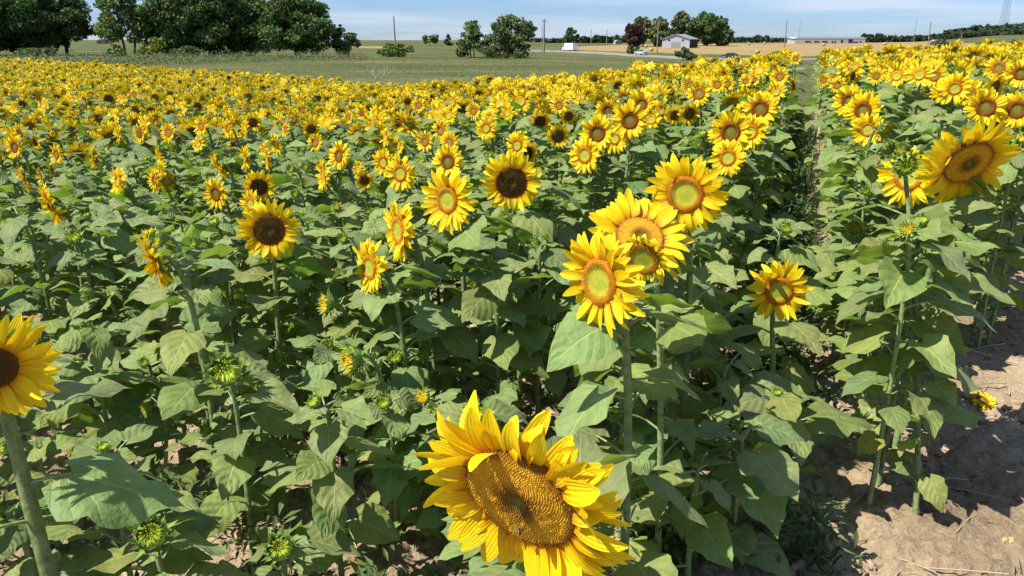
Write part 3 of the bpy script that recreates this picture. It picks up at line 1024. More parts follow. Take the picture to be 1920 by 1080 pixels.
    (8, 400, 40, .7, 190, BU, .09, 'lime bud at the picture edge left of the slanting bloom', None),
    (720, 755, 44, .9, 100, BU, .07, 'small bud below the pair of forked tight ones', None),
    (14, 835, 54, .8, 190, BU, .09, 'bud at the picture edge under the large amber bloom', None),
    (892, 775, 70, .9, 90, BU, .1, 'lime bud peeping out behind the huge drooping bloom', None),
    (283, 1005, 96, .8, 60, BU, .13, 'large pale closed head nodding low, seen from behind', None),
    (575, 312, 26, .9, 190, BU, .09, 'left of two round green buds above the round dark bloom', None),
    (548, 316, 26, .9, 190, BU, .09, 'right of two round green buds above the round dark bloom', None),
    (556, 362, 28, .9, 190, BU, .09, 'green bud beside the smaller dark centred sunflower', None),
    (1424, 178, 26, .9, 190, BU, .1, 'round lime head in front of the path stack', None),
    (1782, 128, 22, .9, 190, BU, .09, 'green bud standing over the crowded corner', None),
]
NICK = {}
heroes = []          # what each generic plant must not hide
rngh = np.random.default_rng(5)
ROOTS = []           # (px, py, size, is_open, root)


for hrow in HERO:
    px, py, size, asp, phi, kn, D, label, nick = hrow
    if size < 400 and D * F_PX / size < 5:
        size *= .95
    if 2.0 < D * F_PX / size < 4 and size < 190:
        D *= 1.14
    depth = D * F_PX / size
    p = at(px, py, depth)
    n = face_cam(asp, phi)
    best = None                              # keep the plant a believable height: slide it along the sight line
    for f in np.linspace(.55, 1.6, 106):
        q = at(px, py, depth * f)
        hz = q[2] - gz(q[0], q[1])
        lo, hi = (.3, 1.6) if kn in BUDS else (.75, 1.66)
        if lo <= hz <= hi and (best is None or abs(f - 1) < abs(best - 1)):
            best = f
    f = best or 1.0
    D *= f; depth *= f; p = at(px, py, depth)
    heroes.append((px, py, size, depth, p, n, kn, D, label, nick, asp))
HP = np.array([(h[0], h[1], h[2], h[3]) for h in heroes], float)


def covers(W, lane=False):
    """do these leaf points hide a picked flower that stands behind them?"""
    if lane:                                  # the weedy path between two rows stays open
        la = W[:, :2] @ ROW_L
        if np.any(np.abs(la) < .1):
            return True
    d = W[::3] - C_POS
    z = d @ C_FWD
    if z.min() < .3:
        return True
    x, y = 960 + F_PX * (d @ C_RIGHT) / z, 540 - F_PX * (d @ C_UP) / z
    q = (HP[:, 0] > x.min() - 120) & (HP[:, 0] < x.max() + 120) & (HP[:, 3] > z.min() - .02)
    for hx, hy, hs, hd in HP[q]:
        if np.any((np.hypot(x - hx, y - hy) < hs * .46) & (z < hd + .01)):
            return True
    return False


for h in heroes:
    px, py, size, depth, p, n, kn, D, label, nick, asp = h
    first = len(ROOTS) == 0
    openhead = kn in RD
    lod = 'near' if depth < 6 else 'mid'
    custom = None
    kw = {}
    if first:
        custom = head_meshes(np.random.default_rng(77), 'gold', .305, 'near', .65, True)
        kw['base'] = (p[0] + .12, p[1] + .2)
        kw['top'] = .8
    if label.startswith('half open green head in front'):
        kn = 'young'; custom = head_meshes(np.random.default_rng(5), 'young', .37, 'near', .8, False, .75)
    if label.startswith('large amber'):
        custom = head_meshes(np.random.default_rng(6), 'brown', .2, 'near', .4)
        kw['stem_r'] = .0165
        kw['base'] = (p[0] + .04, p[1] + .03)
    if label.startswith('big nodding'):
        kw['base'] = (p[0] - n[0] * .1 - .02, p[1] - n[1] * .1 + .03)
    if label.startswith('spiky lime bud'):
        q = at(1716, 998, 3.13); kw['base'] = (q[0], q[1])
    if label.startswith('lone round'):
        q = at(1452, 868, 3.55); kw['base'] = (q[0], q[1])
    hz = p[2] - gz(p[0], p[1])
    nl = int(round((15 if depth < 3.2 else 18) * min(1.25, hz / 1.1))) if openhead else int(11 + 6 * hz)
    lm = .215 if depth < 4 else .2
    if px > 1350:
        nl += 4
    if kn in BUDS and hz < .8:
        lm = .17
    if depth < 1.8:
        nl = 12
    r_ = build_sunflower(rngh, p, n, kn, D, label, 'sunflower' if openhead else 'sunflower bud',
                         None, lod=lod, n_leaf=nl, lmax=lm, top=kw.pop('top', .88), custom=custom, **kw)
    ROOTS.append((px, py, size, openhead, r_))
    if nick:
        NICK[nick] = (px, py, size)

# ------------------------------------------------------------------ the rest of the crop, row by row
rngg = np.random.default_rng(11)
HB = np.array([[h[4][0], h[4][1]] for h in heroes])
cands = []
for k in range(-110, 60):
    lat = .47 + .75 * k if k >= 0 else -.48 - .75 * (-k - 1)
    near_lane = k in (0, -1)
    s = .5
    while s < 72:
        s += .15 if s > 9 else (.2 if s > 6 else (.18 if k < -1 else .22))
        if rngg.random() < .04:
            continue
        l_ = lat + rngg.normal(0, .06 if near_lane else (.2 if s < 5 and k < 0 else .13)); a_ = s + rngg.normal(0, .06)
        if near_lane and s > 7:
            l_ += .08 if k == 0 else -.08
        x, y = l_ * ROW_L + a_ * ROW_D
        if y < .35 or a_ < headland_start(l_) - (.0 if l_ > .3 else 9):
            continue
        az = math.degrees(math.atan2(x, y)); r = math.hypot(x, y)
        if abs(az) > (60 if r < 13 else 43) or r > field_edge(x, y) or r < .75:
            continue
        if l_ < .1 and a_ < .6:
            continue
        if np.min(np.hypot(HB[:, 0] - x, HB[:, 1] - y)) < (.16 if r < 7 else .12):
            continue
        cands.append((r, x, y, l_))
cands.sort()


def blocks(x, y, z0, h, headr):
    """does a plant of height h standing here cover a picked flower that stands farther off?"""
    for q in (.55, .75, .9, 1.0):
        px, py, d = project((x, y, z0 + h * q))
        if d < .25:
            return True
        rr = (.21 if q < 1 else max(headr, .1)) * F_PX / d
        m = HP[:, 3] > d + .03
        dist = np.hypot(HP[m, 0] - px, HP[m, 1] - py)
        if np.any(dist < rr * .8 + HP[m, 2] * .40):
            return True
    return False


INDIV_MAX = 296
generic, stuff = [], []
for (px, dep, hh, D) in ((1375, 2.75, .62, .05), (1300, 2.6, .55, .05), (1440, 3.1, .6, .05), (1245, 2.8, .6, .05), (1335, 3.2, .7, .06)):
    q = at(px, 900, dep); z0 = float(gz(q[0], q[1]))          # leafy plants without bloom at the mouth of the path
    hd = np.array([q[0], q[1], z0 + hh])
    u_, v_, _ = project(hd)
    generic.append((math.hypot(q[0], q[1]), hd, np.array([-.3, -.3, .9]) / np.linalg.norm([-.3, -.3, .9]), 'bud', D, hh, u_, v_, False, True))
for (r, x, y, lat) in cands:
    z0 = float(gz(x, y))
    right = lat > .2
    tall = (1.46 if right else 1.3 + .16 * np.clip((lat + 6) / 6, 0, 1)) + rngg.normal(0, .06)
    if r > 14:
        tall = 1.36 + .12 * np.clip((lat + 8) / 10, 0, 1) + rngg.normal(0, .07)
    if r < 4.6 and not right:
        tall = min(tall, .98 + .06 * r * .4) + rngg.normal(0, .05)
    if r < 2.2 and not right:
        tall = min(tall, .82 + rngg.normal(0, .05))
    if r < 2.2 and x > .1:
        continue
    u = rngg.random()
    p_open = np.interp(r, [0, 4.2, 5.5, 8, 12], [0, 0, .35, .8, .93])
    if right and r < 8:
        p_open = .12
    op = u < p_open
    if op:
        D = float(np.clip(rngg.normal(.185, .025), .13, .24)); kn = rngg.choice(['young', 'ring', 'ring', 'brown', 'gold'], p=[.34, .28, .23, .1, .05])
    else:
        D = float(rngg.uniform(.05, .1)); kn = 'bud' if rngg.random() < .75 else 'opening'
    if r < 11:
        hh = tall; ok = True
        while blocks(x, y, z0, hh, D * .5):
            hh -= .08
            if op:
                op, kn, D = False, 'bud', .06
            if hh < .5:
                ok = False; break
        if not ok:
            continue
        tall = hh
    a = rngg.normal(20, 20); e = rngg.normal(-2, 13)
    if right:
        a = rngg.normal(32, 14)
    if kn == 'brown':
        a = rngg.normal(-8, 18); e = rngg.normal(-16, 8)
    if kn in BUDS:
        e = rngg.uniform(5, 80)
    a, e = rad(a), rad(e)
    n = np.array([-math.sin(a) * math.cos(e), -math.cos(a) * math.cos(e), math.sin(e)])
    head = np.array([x, y, z0 + tall])
    px, py, d = project(head)
    inview = -40 < px < 1960 and -20 < py < 1110
    foot = project((x, y, z0 + tall * .4))
    inview_any = inview or (0 < foot[0] < 1920 and 0 < foot[1] < 1080)
    g = (r, head, n, kn, D, tall, px, py, op, right)
    if inview_any and len(generic) + len(heroes) < INDIV_MAX:
        generic.append(g)
    else:
        stuff.append(g)

# labels that single each generic plant out by the landmark nearest to it
DIRS = ['right of', 'above and right of', 'above', 'above and left of', 'left of', 'below and left of', 'below', 'below and right of']
ORD = ['nearest', 'second nearest', 'third nearest', 'fourth nearest', 'fifth nearest', 'sixth nearest', 'seventh nearest', 'eighth nearest',
       'ninth nearest', 'tenth nearest', 'eleventh nearest', 'twelfth nearest', 'thirteenth nearest', 'fourteenth nearest', 'fifteenth nearest',
       'sixteenth nearest', 'seventeenth nearest', 'eighteenth nearest', 'nineteenth nearest', 'twentieth nearest']
KINDW = {'young': 'lime centred sunflower', 'ring': 'brown ringed sunflower', 'brown': 'dark centred sunflower', 'gold': 'golden disced sunflower',
         'bud': 'leafy budding sunflower', 'opening': 'leafy half open sunflower'}
pool = [(h[0], h[1], h[6], None) for h in heroes] + [(g[6], g[7], g[3], i) for i, g in enumerate(generic)]
names = list(NICK)
NP_ = np.array([NICK[k][:2] for k in names], float)
bucket = {}
for (px, py, kn, i) in pool:
    dd = np.hypot(NP_[:, 0] - px, NP_[:, 1] - py)
    for j in np.argsort(dd)[:1]:
        ang = math.degrees(math.atan2(-(py - NP_[j, 1]), px - NP_[j, 0]))
        bucket.setdefault((j, int(round(ang / 45)) % 8, KINDW[kn]), []).append((dd[j], i))
GL = {}
for (j, dr, kw_), rows in bucket.items():
    rows.sort(key=lambda q: q[0])
    for o_, (_, i) in enumerate(rows):
        if i is not None:
            GL[i] = f'{kw_} {DIRS[dr]} the {names[j]}, {ORD[min(o_, 19)]} such'
for i, g in enumerate(generic):
    r, head, n, kn, D, tall, px, py, op, right = g
    nl = 13 if i < 5 else int((20 if right else 16) * tall + 3) + (5 if r < 4.8 and not right else 0)
    lm = (.215 if right else .195) * (1.12 if r < 4.8 and not right else 1) * min(1, .55 + tall * .4)
    if i < 5:
        lm = .23
    build_sunflower(rngg, head, n, kn, D, GL[i], 'sunflower' if op else 'sunflower bud', 'sunflowers in bloom' if op else 'sunflowers still in bud',
                    base=head[:2] - n[:2] * .08, lod='near' if r < 6.5 else 'mid', n_leaf=nl, lmax=lm, top=.95, low=.12)


# ------------------------------------------------------------------ everything beyond: one mass of the same plants
def whole_plant(rng, kn, lod, a, e, big):
    mb = MB()
    hgt = 1.4
    a, e = rad(a), rad(e)
    n = np.array([-math.sin(a) * math.cos(e), -math.cos(a) * math.cos(e), math.sin(e)])
    head = np.array([n[0] * .08, n[1] * .08, hgt])
    D = .235
    path = stem_path(rng, head, n, 7)
    make_stem(mb, rng, path, .013, .008, 4, 0)
    if lod == 'mid':
        make_foliage(mb, rng, path, 19 if big else 16, .22 if big else .19, 'mid', (0, 1), .95, .12)
    else:
        make_foliage(mb, rng, path, 12, .2, 'far', (0, 1), .95, .35)
    h = MB()
    if kn in BUDS:
        D = .09
        o_, i_ = make_bud(rng, .7 if kn == 'opening' else .1, False)
        f = o_.flat(); h.merge((f[0], f[1], np.full(len(f[2]), 4), f[3], f[4]))
        f = i_.flat(); h.merge((f[0], f[1], np.full(len(f[2]), 3), f[3], f[4]))
    elif lod == 'mid':
        petal_ring(h, rng, RD[kn], 34, 2, 3, 4, 2, .3)
        make_disc(h, rng, kn, RD[kn], 14, 6, 0, 3)
        make_calyx(h, rng, RD[kn], 8, 4, False, -.1)
    else:
        petal_ring(h, rng, RD[kn] * .84, 24, 2, 2, 3, 2, .2)
        make_disc(h, rng, kn, RD[kn] * .84, 10, 4, 0, 3)
        make_calyx(h, rng, RD[kn], 0, 4, False)
    B = frame_z(n, rng.uniform(0, 6.28))
    mb.merge(h.flat(), B * D, head)
    return mb.flat()


rngs = np.random.default_rng(3)
VAR = {}
for lod in ('mid', 'far'):
    for op in (True, False):
        VAR[lod, op] = []
        for q in range(28 if op else 6):
            if op:
                kn = ['young', 'ring', 'young', 'ring', 'gold', 'young', 'ring', 'young', 'ring', 'brown', 'young', 'ring', 'young', 'ring'][q % 14]
                a, e = (rngs.normal(18, 22), rngs.normal(-2, 12)) if kn != 'brown' else (rngs.normal(-8, 15), rngs.normal(-16, 8))
            else:
                kn, a, e = 'bud', 20, rngs.uniform(10, 60)
            VAR[lod, op].append(whole_plant(rngs, kn, lod, a, e, q % 2))
crop = MB()
for (r, head, n, kn, D, tall, px, py, op, right) in stuff:
    lod = 'mid' if r < 15 else 'far'
    vs = VAR[lod, bool(op)]
    f = vs[rngs.integers(len(vs))]
    s = tall / 1.4
    foot = np.array([head[0], head[1], head[2] - tall])
    sc = np.diag([s * rngs.uniform(.95, 1.12)] * 2 + [s])
    tn = np.array([1., 1, 1]) * rngs.uniform(.88, 1.1)
    crop.merge(f, rz(rngs.normal(0, .25)) @ sc, foot, tn)
o = kind(obj('sunflower_crop', crop.mesh('sunflower_crop', PLANT_MATS)), 'stuff')
o['label'] = 'dense mass of far yellow sunflowers filling the field'
print('heroes', len(heroes), 'generic', len(generic), 'stuff', len(stuff), 'verts', crop.n)
# ------------------------------------------------------------------ trees
M['bark'] = plain('tree_bark', (.07, .055, .042), .9, .1, 3, .35)
M['foliage'] = tinted('tree_foliage', .7, .12, .12)


def tree(name, label, px, py_top, y, half_w_px, rng, tint=(.05, .085, .025), density=1.0, stems=1, low=.12, group=None,
         cat='tree', leaf_size=None, shape='round', n_clump=None, base_z=None, gap=.0, lean=0.0):
    """a broad-leaved tree on the land at photo column px and ground distance y"""
    gx = tan_az(px) * y
    g0 = float(gz(gx, y)) if base_z is None else base_z
    top = at_far(px, py_top, y)[2]
    H = max(.8, top - g0)
    rx = half_w_px / F_PX / 1.05 * y
    root = thing(name, label, cat, (gx, y, g0), group)
    k = n_clump or int(np.clip(42 * (H * rx * 2) / 90, 16, 95))
    ls = leaf_size or np.clip(y * .0021, .1, 1.1)
    mb, tr = MB(), MB()
    C = []
    for i in range(k):
        while True:
            p = rng.uniform(-1, 1, 3); q = np.linalg.norm(p)
            if .3 < q < 1:
                break
        if shape == 'cone':
            t = rng.uniform(0, 1); w = (1 - t) * .95 + .05
            an = rng.uniform(0, 6.28); rr = rng.uniform(.3, 1) * w
            c = np.array([rr * math.cos(an) * rx, rr * math.sin(an) * rx, H * (low + (1 - low) * t * .96)]); cr = rx * .35 * (w + .15)
        else:
            zz = low + (1 - low) * (p[2] * .5 + .5)
            if shape == 'spread':
                wid = .62 + .38 * math.sin(math.pi * min(1, max(0, (zz - low) / (1 - low))))
            elif shape == 'wall':
                wid = 1.0 if zz < .75 else 1 - (zz - .75) * 1.6
            else:
                wid = 1.0
            c = np.array([p[0] * rx * .85 * wid + lean * H * zz, p[1] * rx * .85 * wid, H * zz * .95])
            cr = rx * rng.uniform(.14, .29) * (1.3 if k < 26 else 1)
        C.append((c, cr))
    for _ in range(max(5, k // 4)):               # stray tufts that break the outline
        c, cr = C[rng.integers(len(C))]
        v = (c - np.array([0, 0, H * .45])) * np.array([1, 1, 1.0]); v = v / (np.linalg.norm(v) + 1e-6)
        c2 = c + v * cr * rng.uniform(.9, 1.5); c2[2] = max(.3, c2[2])
        C.append((c2, cr * rng.uniform(.3, .5)))
    for (c, cr) in C:
        n = int(np.clip(density * 150 * (cr / ls / 3.2) ** 1.6, 30, 700))
        d = rng.normal(0, 1, (n, 3)); d /= np.linalg.norm(d, axis=1)[:, None]
        pos = c + d * (cr * rng.uniform(.25, 1.08, n) ** .6)[:, None] * np.array([1.1, 1.1, .78])
        pos[:, 2] = np.clip(pos[:, 2], ls * .4, H)
        a1 = rng.normal(0, 1, (n, 3)); a1 /= np.linalg.norm(a1, axis=1)[:, None]
        a2 = np.cross(a1, rng.normal(0, 1, (n, 3))); a2 /= np.linalg.norm(a2, axis=1)[:, None]
        s = (ls * rng.uniform(.5, 1.25, n))[:, None]
        V = np.stack([pos - a1 * s, pos + a2 * s * .55, pos + a1 * s, pos - a2 * s * .55], 1).reshape(-1, 3)
        F = np.arange(4 * n).reshape(n, 4)
        cl = np.array(tint) * 1.9 * rng.uniform(.72, 1.3) * np.array([rng.uniform(.85, 1.25), 1, rng.uniform(.8, 1.1)])
        cc = np.repeat(cl * rng.uniform(.75, 1.25, (n, 1)), 4, 0)
        mb.add(V, F, 0, None, cc)
    for s in range(stems):
        ox = 0 if stems == 1 else rng.uniform(-.35, .35) * rx
        tp = np.array([ox * 1.3 + lean * H * .7, rng.uniform(-.1, .1) * rx, H * .72])
        pts = [np.array([ox * .6, 0, -.3]), np.array([ox * .9, .1, H * .25]), np.array([ox * 1.1 + lean * H * .35, .1, H * .48]), tp]
        r0 = max(.05, H * .022) / math.sqrt(stems)
        tr.tube(pts, [r0 * 1.25, r0, r0 * .75, r0 * .25], 7)
        for (c, cr) in C[s::max(1, stems)][:14]:
            h = rng.uniform(.22, .6) * H
            b = np.array([np.interp(h, [0, H * .25, H * .48, H * .72], [q[0] for q in pts]), .05, h])
            m_ = (b + c) / 2 + np.array([0, 0, .05 * H])
            tr.tube([b, m_, c], [r0 * .45, r0 * .28, r0 * .08], 5)
    obj('trunk', tr.mesh('trunk', [M['bark']]), root)
    obj('crown', mb.mesh('crown', [M['foliage']], smooth=False), root)
    return root


rt = np.random.default_rng(31)
DK = (.036, .06, .017)
gl = 'tall trees along the meadow edge'
tree('tree', 'tall dark tree at the far end of the tree line, cut by the picture edge', -45, -55, 138, 75, rt, DK, 1.0, 1, .03, gl, shape='wall')
tree('tree', 'dark thickly leaved tree, second in the meadow tree line, over low scrub', 42, -60, 142, 75, rt, DK, .95, 2, .02, gl, shape='wall')
tree('tree', 'dark tree with sky showing through and a leaning trunk, beside the gap', 122, -35, 145, 58, rt, DK, 1.1, 1, .02, gl, shape='spread')
tree('tree', 'lighter green tree just past the gap, with an open branchy top', 238, -28, 140, 52, rt, (.058, .092, .024), .75, 2, .03, gl, shape='wall')
tree('tree', 'tall tree in the middle of the tree line, sky showing between its branches', 312, -50, 143, 66, rt, (.045, .075, .02), .85, 2, .03, gl, shape='spread')
tree('tree', 'dense dark tree between the branchy one and the round topped one', 396, -45, 145, 78, rt, DK, 1.1, 2, .02, gl, shape='wall')
tree('tree', 'dark tree pressed against the round topped tree', 474, -8, 148, 66, rt, DK, 1.1, 1, .02, gl, shape='wall')
tree('tree', 'big round topped tree near the end of the tree line', 553, -10, 146, 80, rt, (.042, .07, .019), 1.0, 1, .02, gl, shape='round')
tree('tree', 'small ragged tree that ends the tree line', 646, 47, 148, 30, rt, (.04, .068, .02), .9, 1, .03, gl, shape='spread')
gb = 'bushes at the foot of the tree line'
tree('bush', 'yellow green bush at the foot of the branchy tree', 276, 66, 134, 26, rt, (.1, .13, .025), .9, 1, .05, gb, 'bush')
tree('bush', 'low light bush under the tree just past the gap', 215, 84, 133, 20, rt, (.085, .115, .035), .9, 1, .02, gb, 'bush')
tree('bush', 'low scrubby bush under the leaning tree', 60, 92, 132, 40, rt, (.06, .085, .03), .9, 1, .0, gb, 'bush')
tree('bush', 'dim bush under the dense dark trees', 345, 88, 136, 28, rt, (.05, .075, .022), .9, 1, .0, gb, 'bush')
tree('bush', 'wide green bush at the foot of the bare pole', 746, 83, 150, 30, rt, (.06, .095, .025), 1.0, 1, .0, None, 'bush')
tree('bush', 'small brownish bush left of the open spreading trees', 864, 88, 152, 12, rt, (.07, .075, .03), 1.0, 1, .0, None, 'bush')
tree('tree', 'thin open tree with a crooked top in the meadow', 890, 39, 150, 34, rt, (.05, .075, .026), .7, 2, .08, None, shape='spread')
tree('tree', 'spreading tree with clumped crown and bare stems in the meadow', 957, 28, 149, 54, rt, (.05, .075, .026), .85, 3, .08, None, shape='spread')
tree('bush', 'dark scrub round the stems of the spreading meadow tree', 945, 86, 146, 46, rt, (.045, .062, .024), .8, 1, .0, None, 'bush')
tree('tree', 'small round tree alone on the skyline', 806, 64, 430, 15, rt, (.06, .085, .035), 1.0, 1, .25, None)
tree('tree', 'tiny pointed dark tree on the skyline near a round one', 840, 65, 450, 8, rt, (.045, .065, .03), 1.1, 1, .05, None, shape='cone')
tree('tree', 'dark bushy tree behind the white van', 1071, 50, 345, 16, rt, (.045, .07, .026), 1.1, 1, .04, None)
gf = 'trees round the white barn'
tree('tree', 'dark purple leaved round tree by the white barn', 1191, 38, 420, 20, rt, (.034, .022, .024), 1.2, 1, .03, gf)
tree('tree', 'olive brown tree behind the purple one', 1206, 30, 440, 26, rt, (.075, .085, .03), 1.1, 1, .1, gf)
tree('tree', 'olive tree next to the white barn front', 1236, 33, 425, 22, rt, (.07, .088, .03), 1.1, 1, .03, gf, shape='wall')
tree('tree', 'tallest pale green tree behind the white barn', 1276, 18, 450, 20, rt, (.07, .095, .045), .95, 1, .08, gf, shape='wall')
tree('tree', 'broad dark tree behind the barn roof', 1322, 22, 445, 36, rt, (.04, .068, .024), 1.15, 2, .06, gf)
tree('tree', 'lower dark tree at the end of the barn group', 1356, 50, 440, 20, rt, (.045, .072, .03), 1.1, 1, .03, gf)
tree('bush', 'round dark bush between the stubble and the road', 1186, 86, 262, 11, rt, (.045, .07, .025), 1.1, 1, .0, None, 'bush')
tree('bush', 'taller of two bushes on the near side of the road', 1284, 84, 205, 15, rt, (.05, .075, .028), 1.0, 1, .02, None, 'bush')
tree('bush', 'shorter of two bushes on the near side of the road', 1298, 98, 200, 12, rt, (.05, .075, .028), 1.0, 1, .02, None, 'bush')
tree('bush', 'grey green bush at the edge of the stubble field', 1764, 74, 120, 26, rt, (.06, .085, .045), 1.0, 1, .0, None, 'bush')
tree('bush', 'small weed bush on the rise above the crowded sunflower rows', 1898, 76, 90, 14, rt, (.06, .09, .035), .8, 1, .0, None, 'bush')


def far_wood(name, label, runs, rng, tint, ls):
    """a distant wood that reads as one mass"""
    mb = MB()
    for (p0, p1, t0, t1, y, hstep) in runs:
        n = max(3, int(abs(p1 - p0) / hstep))
        for i in range(n):
            px = p0 + (p1 - p0) * (i + rng.uniform(-.4, .4)) / n
            yy = y * rng.uniform(.95, 1.06)
            gx = tan_az(px) * yy; g0 = float(gz(gx, yy))
            tp = t0 + (t1 - t0) * i / n + rng.normal(0, 1.6) - (4 if rng.random() < .15 else 0)
            H = max(3, at_far(px, tp, yy)[2] - g0)
            rx = hstep * rng.uniform(.8, 1.5) / F_PX / 1.05 * yy
            m = 130
            d = rng.normal(0, 1, (m, 3)); d /= np.linalg.norm(d, axis=1)[:, None]
            pos = np.array([gx, yy, g0 + H * .52]) + d * rng.uniform(.5, 1, (m, 1)) * np.array([rx, rx, H * .5])
            a1 = rng.normal(0, 1, (m, 3)); a1 /= np.linalg.norm(a1, axis=1)[:, None]
            a2 = np.cross(a1, rng.normal(0, 1, (m, 3))); a2 /= np.linalg.norm(a2, axis=1)[:, None]
            s = ls * rng.uniform(.6, 1.3, (m, 1)) * yy / 700
            V = np.stack([pos - a1 * s, pos + a2 * s * .6, pos + a1 * s, pos - a2 * s * .6], 1).reshape(-1, 3)
            cl = np.array(tint) * rng.uniform(.75, 1.3) * np.array([rng.uniform(.85, 1.15), 1, rng.uniform(.85, 1.1)])
            mb.add(V, np.arange(4 * m).reshape(m, 4), 0, None, np.repeat(cl * rng.uniform(.8, 1.2, (m, 1)), 4, 0))
    o = kind(obj(name, mb.mesh(name, [M['foliage']], smooth=False)), 'stuff')
    o['label'] = label
    return o


far_wood('far_woods', 'distant dark green woods along the skyline', [
    (1020, 1060, 76, 73, 700, 6), (1060, 1180, 72, 69, 720, 6), (1372, 1450, 71, 73, 760, 6), (1450, 1490, 76, 76, 900, 5),
    (1620, 1660, 66, 68, 640, 5), (1660, 1770, 71, 66, 700, 5), (1000, 1022, 80, 79, 900, 5),
], rt, (.045, .068, .035), 2.0)
far_wood('hillside_wood', 'dark wooded hillside under the lattice tower', [
    (1772, 1990, 58, 38, 900, 7), (1775, 1990, 62, 46, 850, 7), (1780, 1990, 66, 56, 800, 7), (1780, 1990, 69, 63, 740, 7)], rt, (.045, .066, .032), 2.2)

# ------------------------------------------------------------------ poles, wires, tower
M['wood'] = plain('weathered_pole', (.23, .2, .17), .9, .1, 2, .2)
M['steel'] = plain('galvanised_steel', (.2, .21, .23), .6, .4)
M['glass_ins'] = plain('insulator', (.35, .33, .3), .3, .5)


def pole(label, px, top, y, r=.16, arm=True, lean=0.0, group='utility poles beside the road'):
    gx = tan_az(px) * y; g0 = float(gz(gx, y)); H = at_far(px, top, y)[2] - g0
    t = thing('utility_pole', label, 'utility pole', (gx, y, g0), group)
    obj('pole', MB().tube([(0, 0, -.3), (lean * H * .5, 0, H * .5), (lean * H, 0, H)], [r * 1.15, r, r * .7], 10, cap=True).mesh('pole', [M['wood']]), t)
    if arm:
        obj('crossarm', MB().box((-1.1, -.07, -.09), (1.1, .07, .09), loc=(lean * H, 0, H - .55), rot=.5).mesh('crossarm', [M['wood']], False), t)
        for s in (-1, 0, 1):
            obj('insulator', MB().tube([(lean * H + s * .9 * math.cos(.5), s * .9 * math.sin(.5), H - .45), (lean * H + s * .9 * math.cos(.5), s * .9 * math.sin(.5), H - .2)], [.06, .04], 6, cap=True).mesh('insulator', [M['glass_ins']]), t)
    return np.array([gx, y, g0 + H])


pole('bare leaning wooden pole rising behind the wide green bush', 741, 30, 210, .2, False, -.015)
ends = [pole('thick wooden pole beside the road, nearest the white van', 1020, 36, 268, .27, True),
        pole('thin pole just beside the thick roadside one', 1016.3, 48, 300, .13, False),
        pole('wooden pole in front of the olive trees by the barn', 1233, 32, 300, .2, True),
        pole('tall pole standing in the stubble behind the path end', 1472, 38, 150, .1, False),
        pole('short leaning pole next to the grey green bush', 1742, 42, 165, .11, False, -.03)]
pole('faint thin pole left of the far spreading tree skyline', 993, 62, 420, .16, True)
pole('slim far pole over the dark woods behind the van tree', 1108, 55, 520, .2, False)
pole('second slim far pole over the dark woods', 1137.5, 54, 520, .25, False)
pole('very faint thin mast left of the long white building', 1497, 40, 600, .16, False)
pole('very faint thin mast right of the long white building', 1713, 33, 600, .18, False)
pole('small post standing among shrubs before the wooded hill', 1802, 61, 300, .14, False)


def tower():
    y = 1000; px = 1876
    gx = tan_az(px) * y; g0 = float(gz(gx, y)) + 2; H = at_far(px, -40, y)[2] - g0
    t = thing('lattice_tower', 'tall steel lattice tower rising from the wooded hill', 'tower', (gx, y, g0))
    w0, w1 = 3.6, 1.7
    cor = [(-1, -1), (1, -1), (1, 1), (-1, 1)]
    for c in cor:
        obj('leg', MB().tube([(c[0] * w0, c[1] * w0, 0), (c[0] * w1, c[1] * w1, H)], [.24, .18], 6).mesh('leg', [M['steel']]), t)
    mb = MB(); n = 16
    for i in range(n):
        for k in range(4):
            a, b = cor[k], cor[(k + 1) % 4]
            z0, z1 = H * i / n, H * (i + 1) / n
            wa, wb = w0 + (w1 - w0) * i / n, w0 + (w1 - w0) * (i + 1) / n
            mb.tube([(a[0] * wa, a[1] * wa, z0), (b[0] * wb, b[1] * wb, z1)], .085, 4)
            mb.tube([(b[0] * wa, b[1] * wa, z0), (a[0] * wb, a[1] * wb, z1)], .085, 4)
    obj('lattice', mb.mesh('lattice', [M['steel']]), t)


tower()

# ------------------------------------------------------------------ buildings
M['white_sheet'] = plain('white_painted_sheet', (.36, .38, .41), .6, .3, .3, .06)
M['grey_sheet'] = plain('grey_sheet', (.24, .24, .25), .55, .3, .3, .1)
M['dark_open_and_shade'] = plain('dark_interior_and_shade', (.03, .03, .032), .8, .1)  # dark openings, and the painted shade on the barn's side
M['brick_red'] = plain('red_roof', (.35, .13, .09), .8, .2, 1, .15)
M['pale_wall'] = plain('pale_wall', (.37, .36, .34), .8, .2, .5, .08)


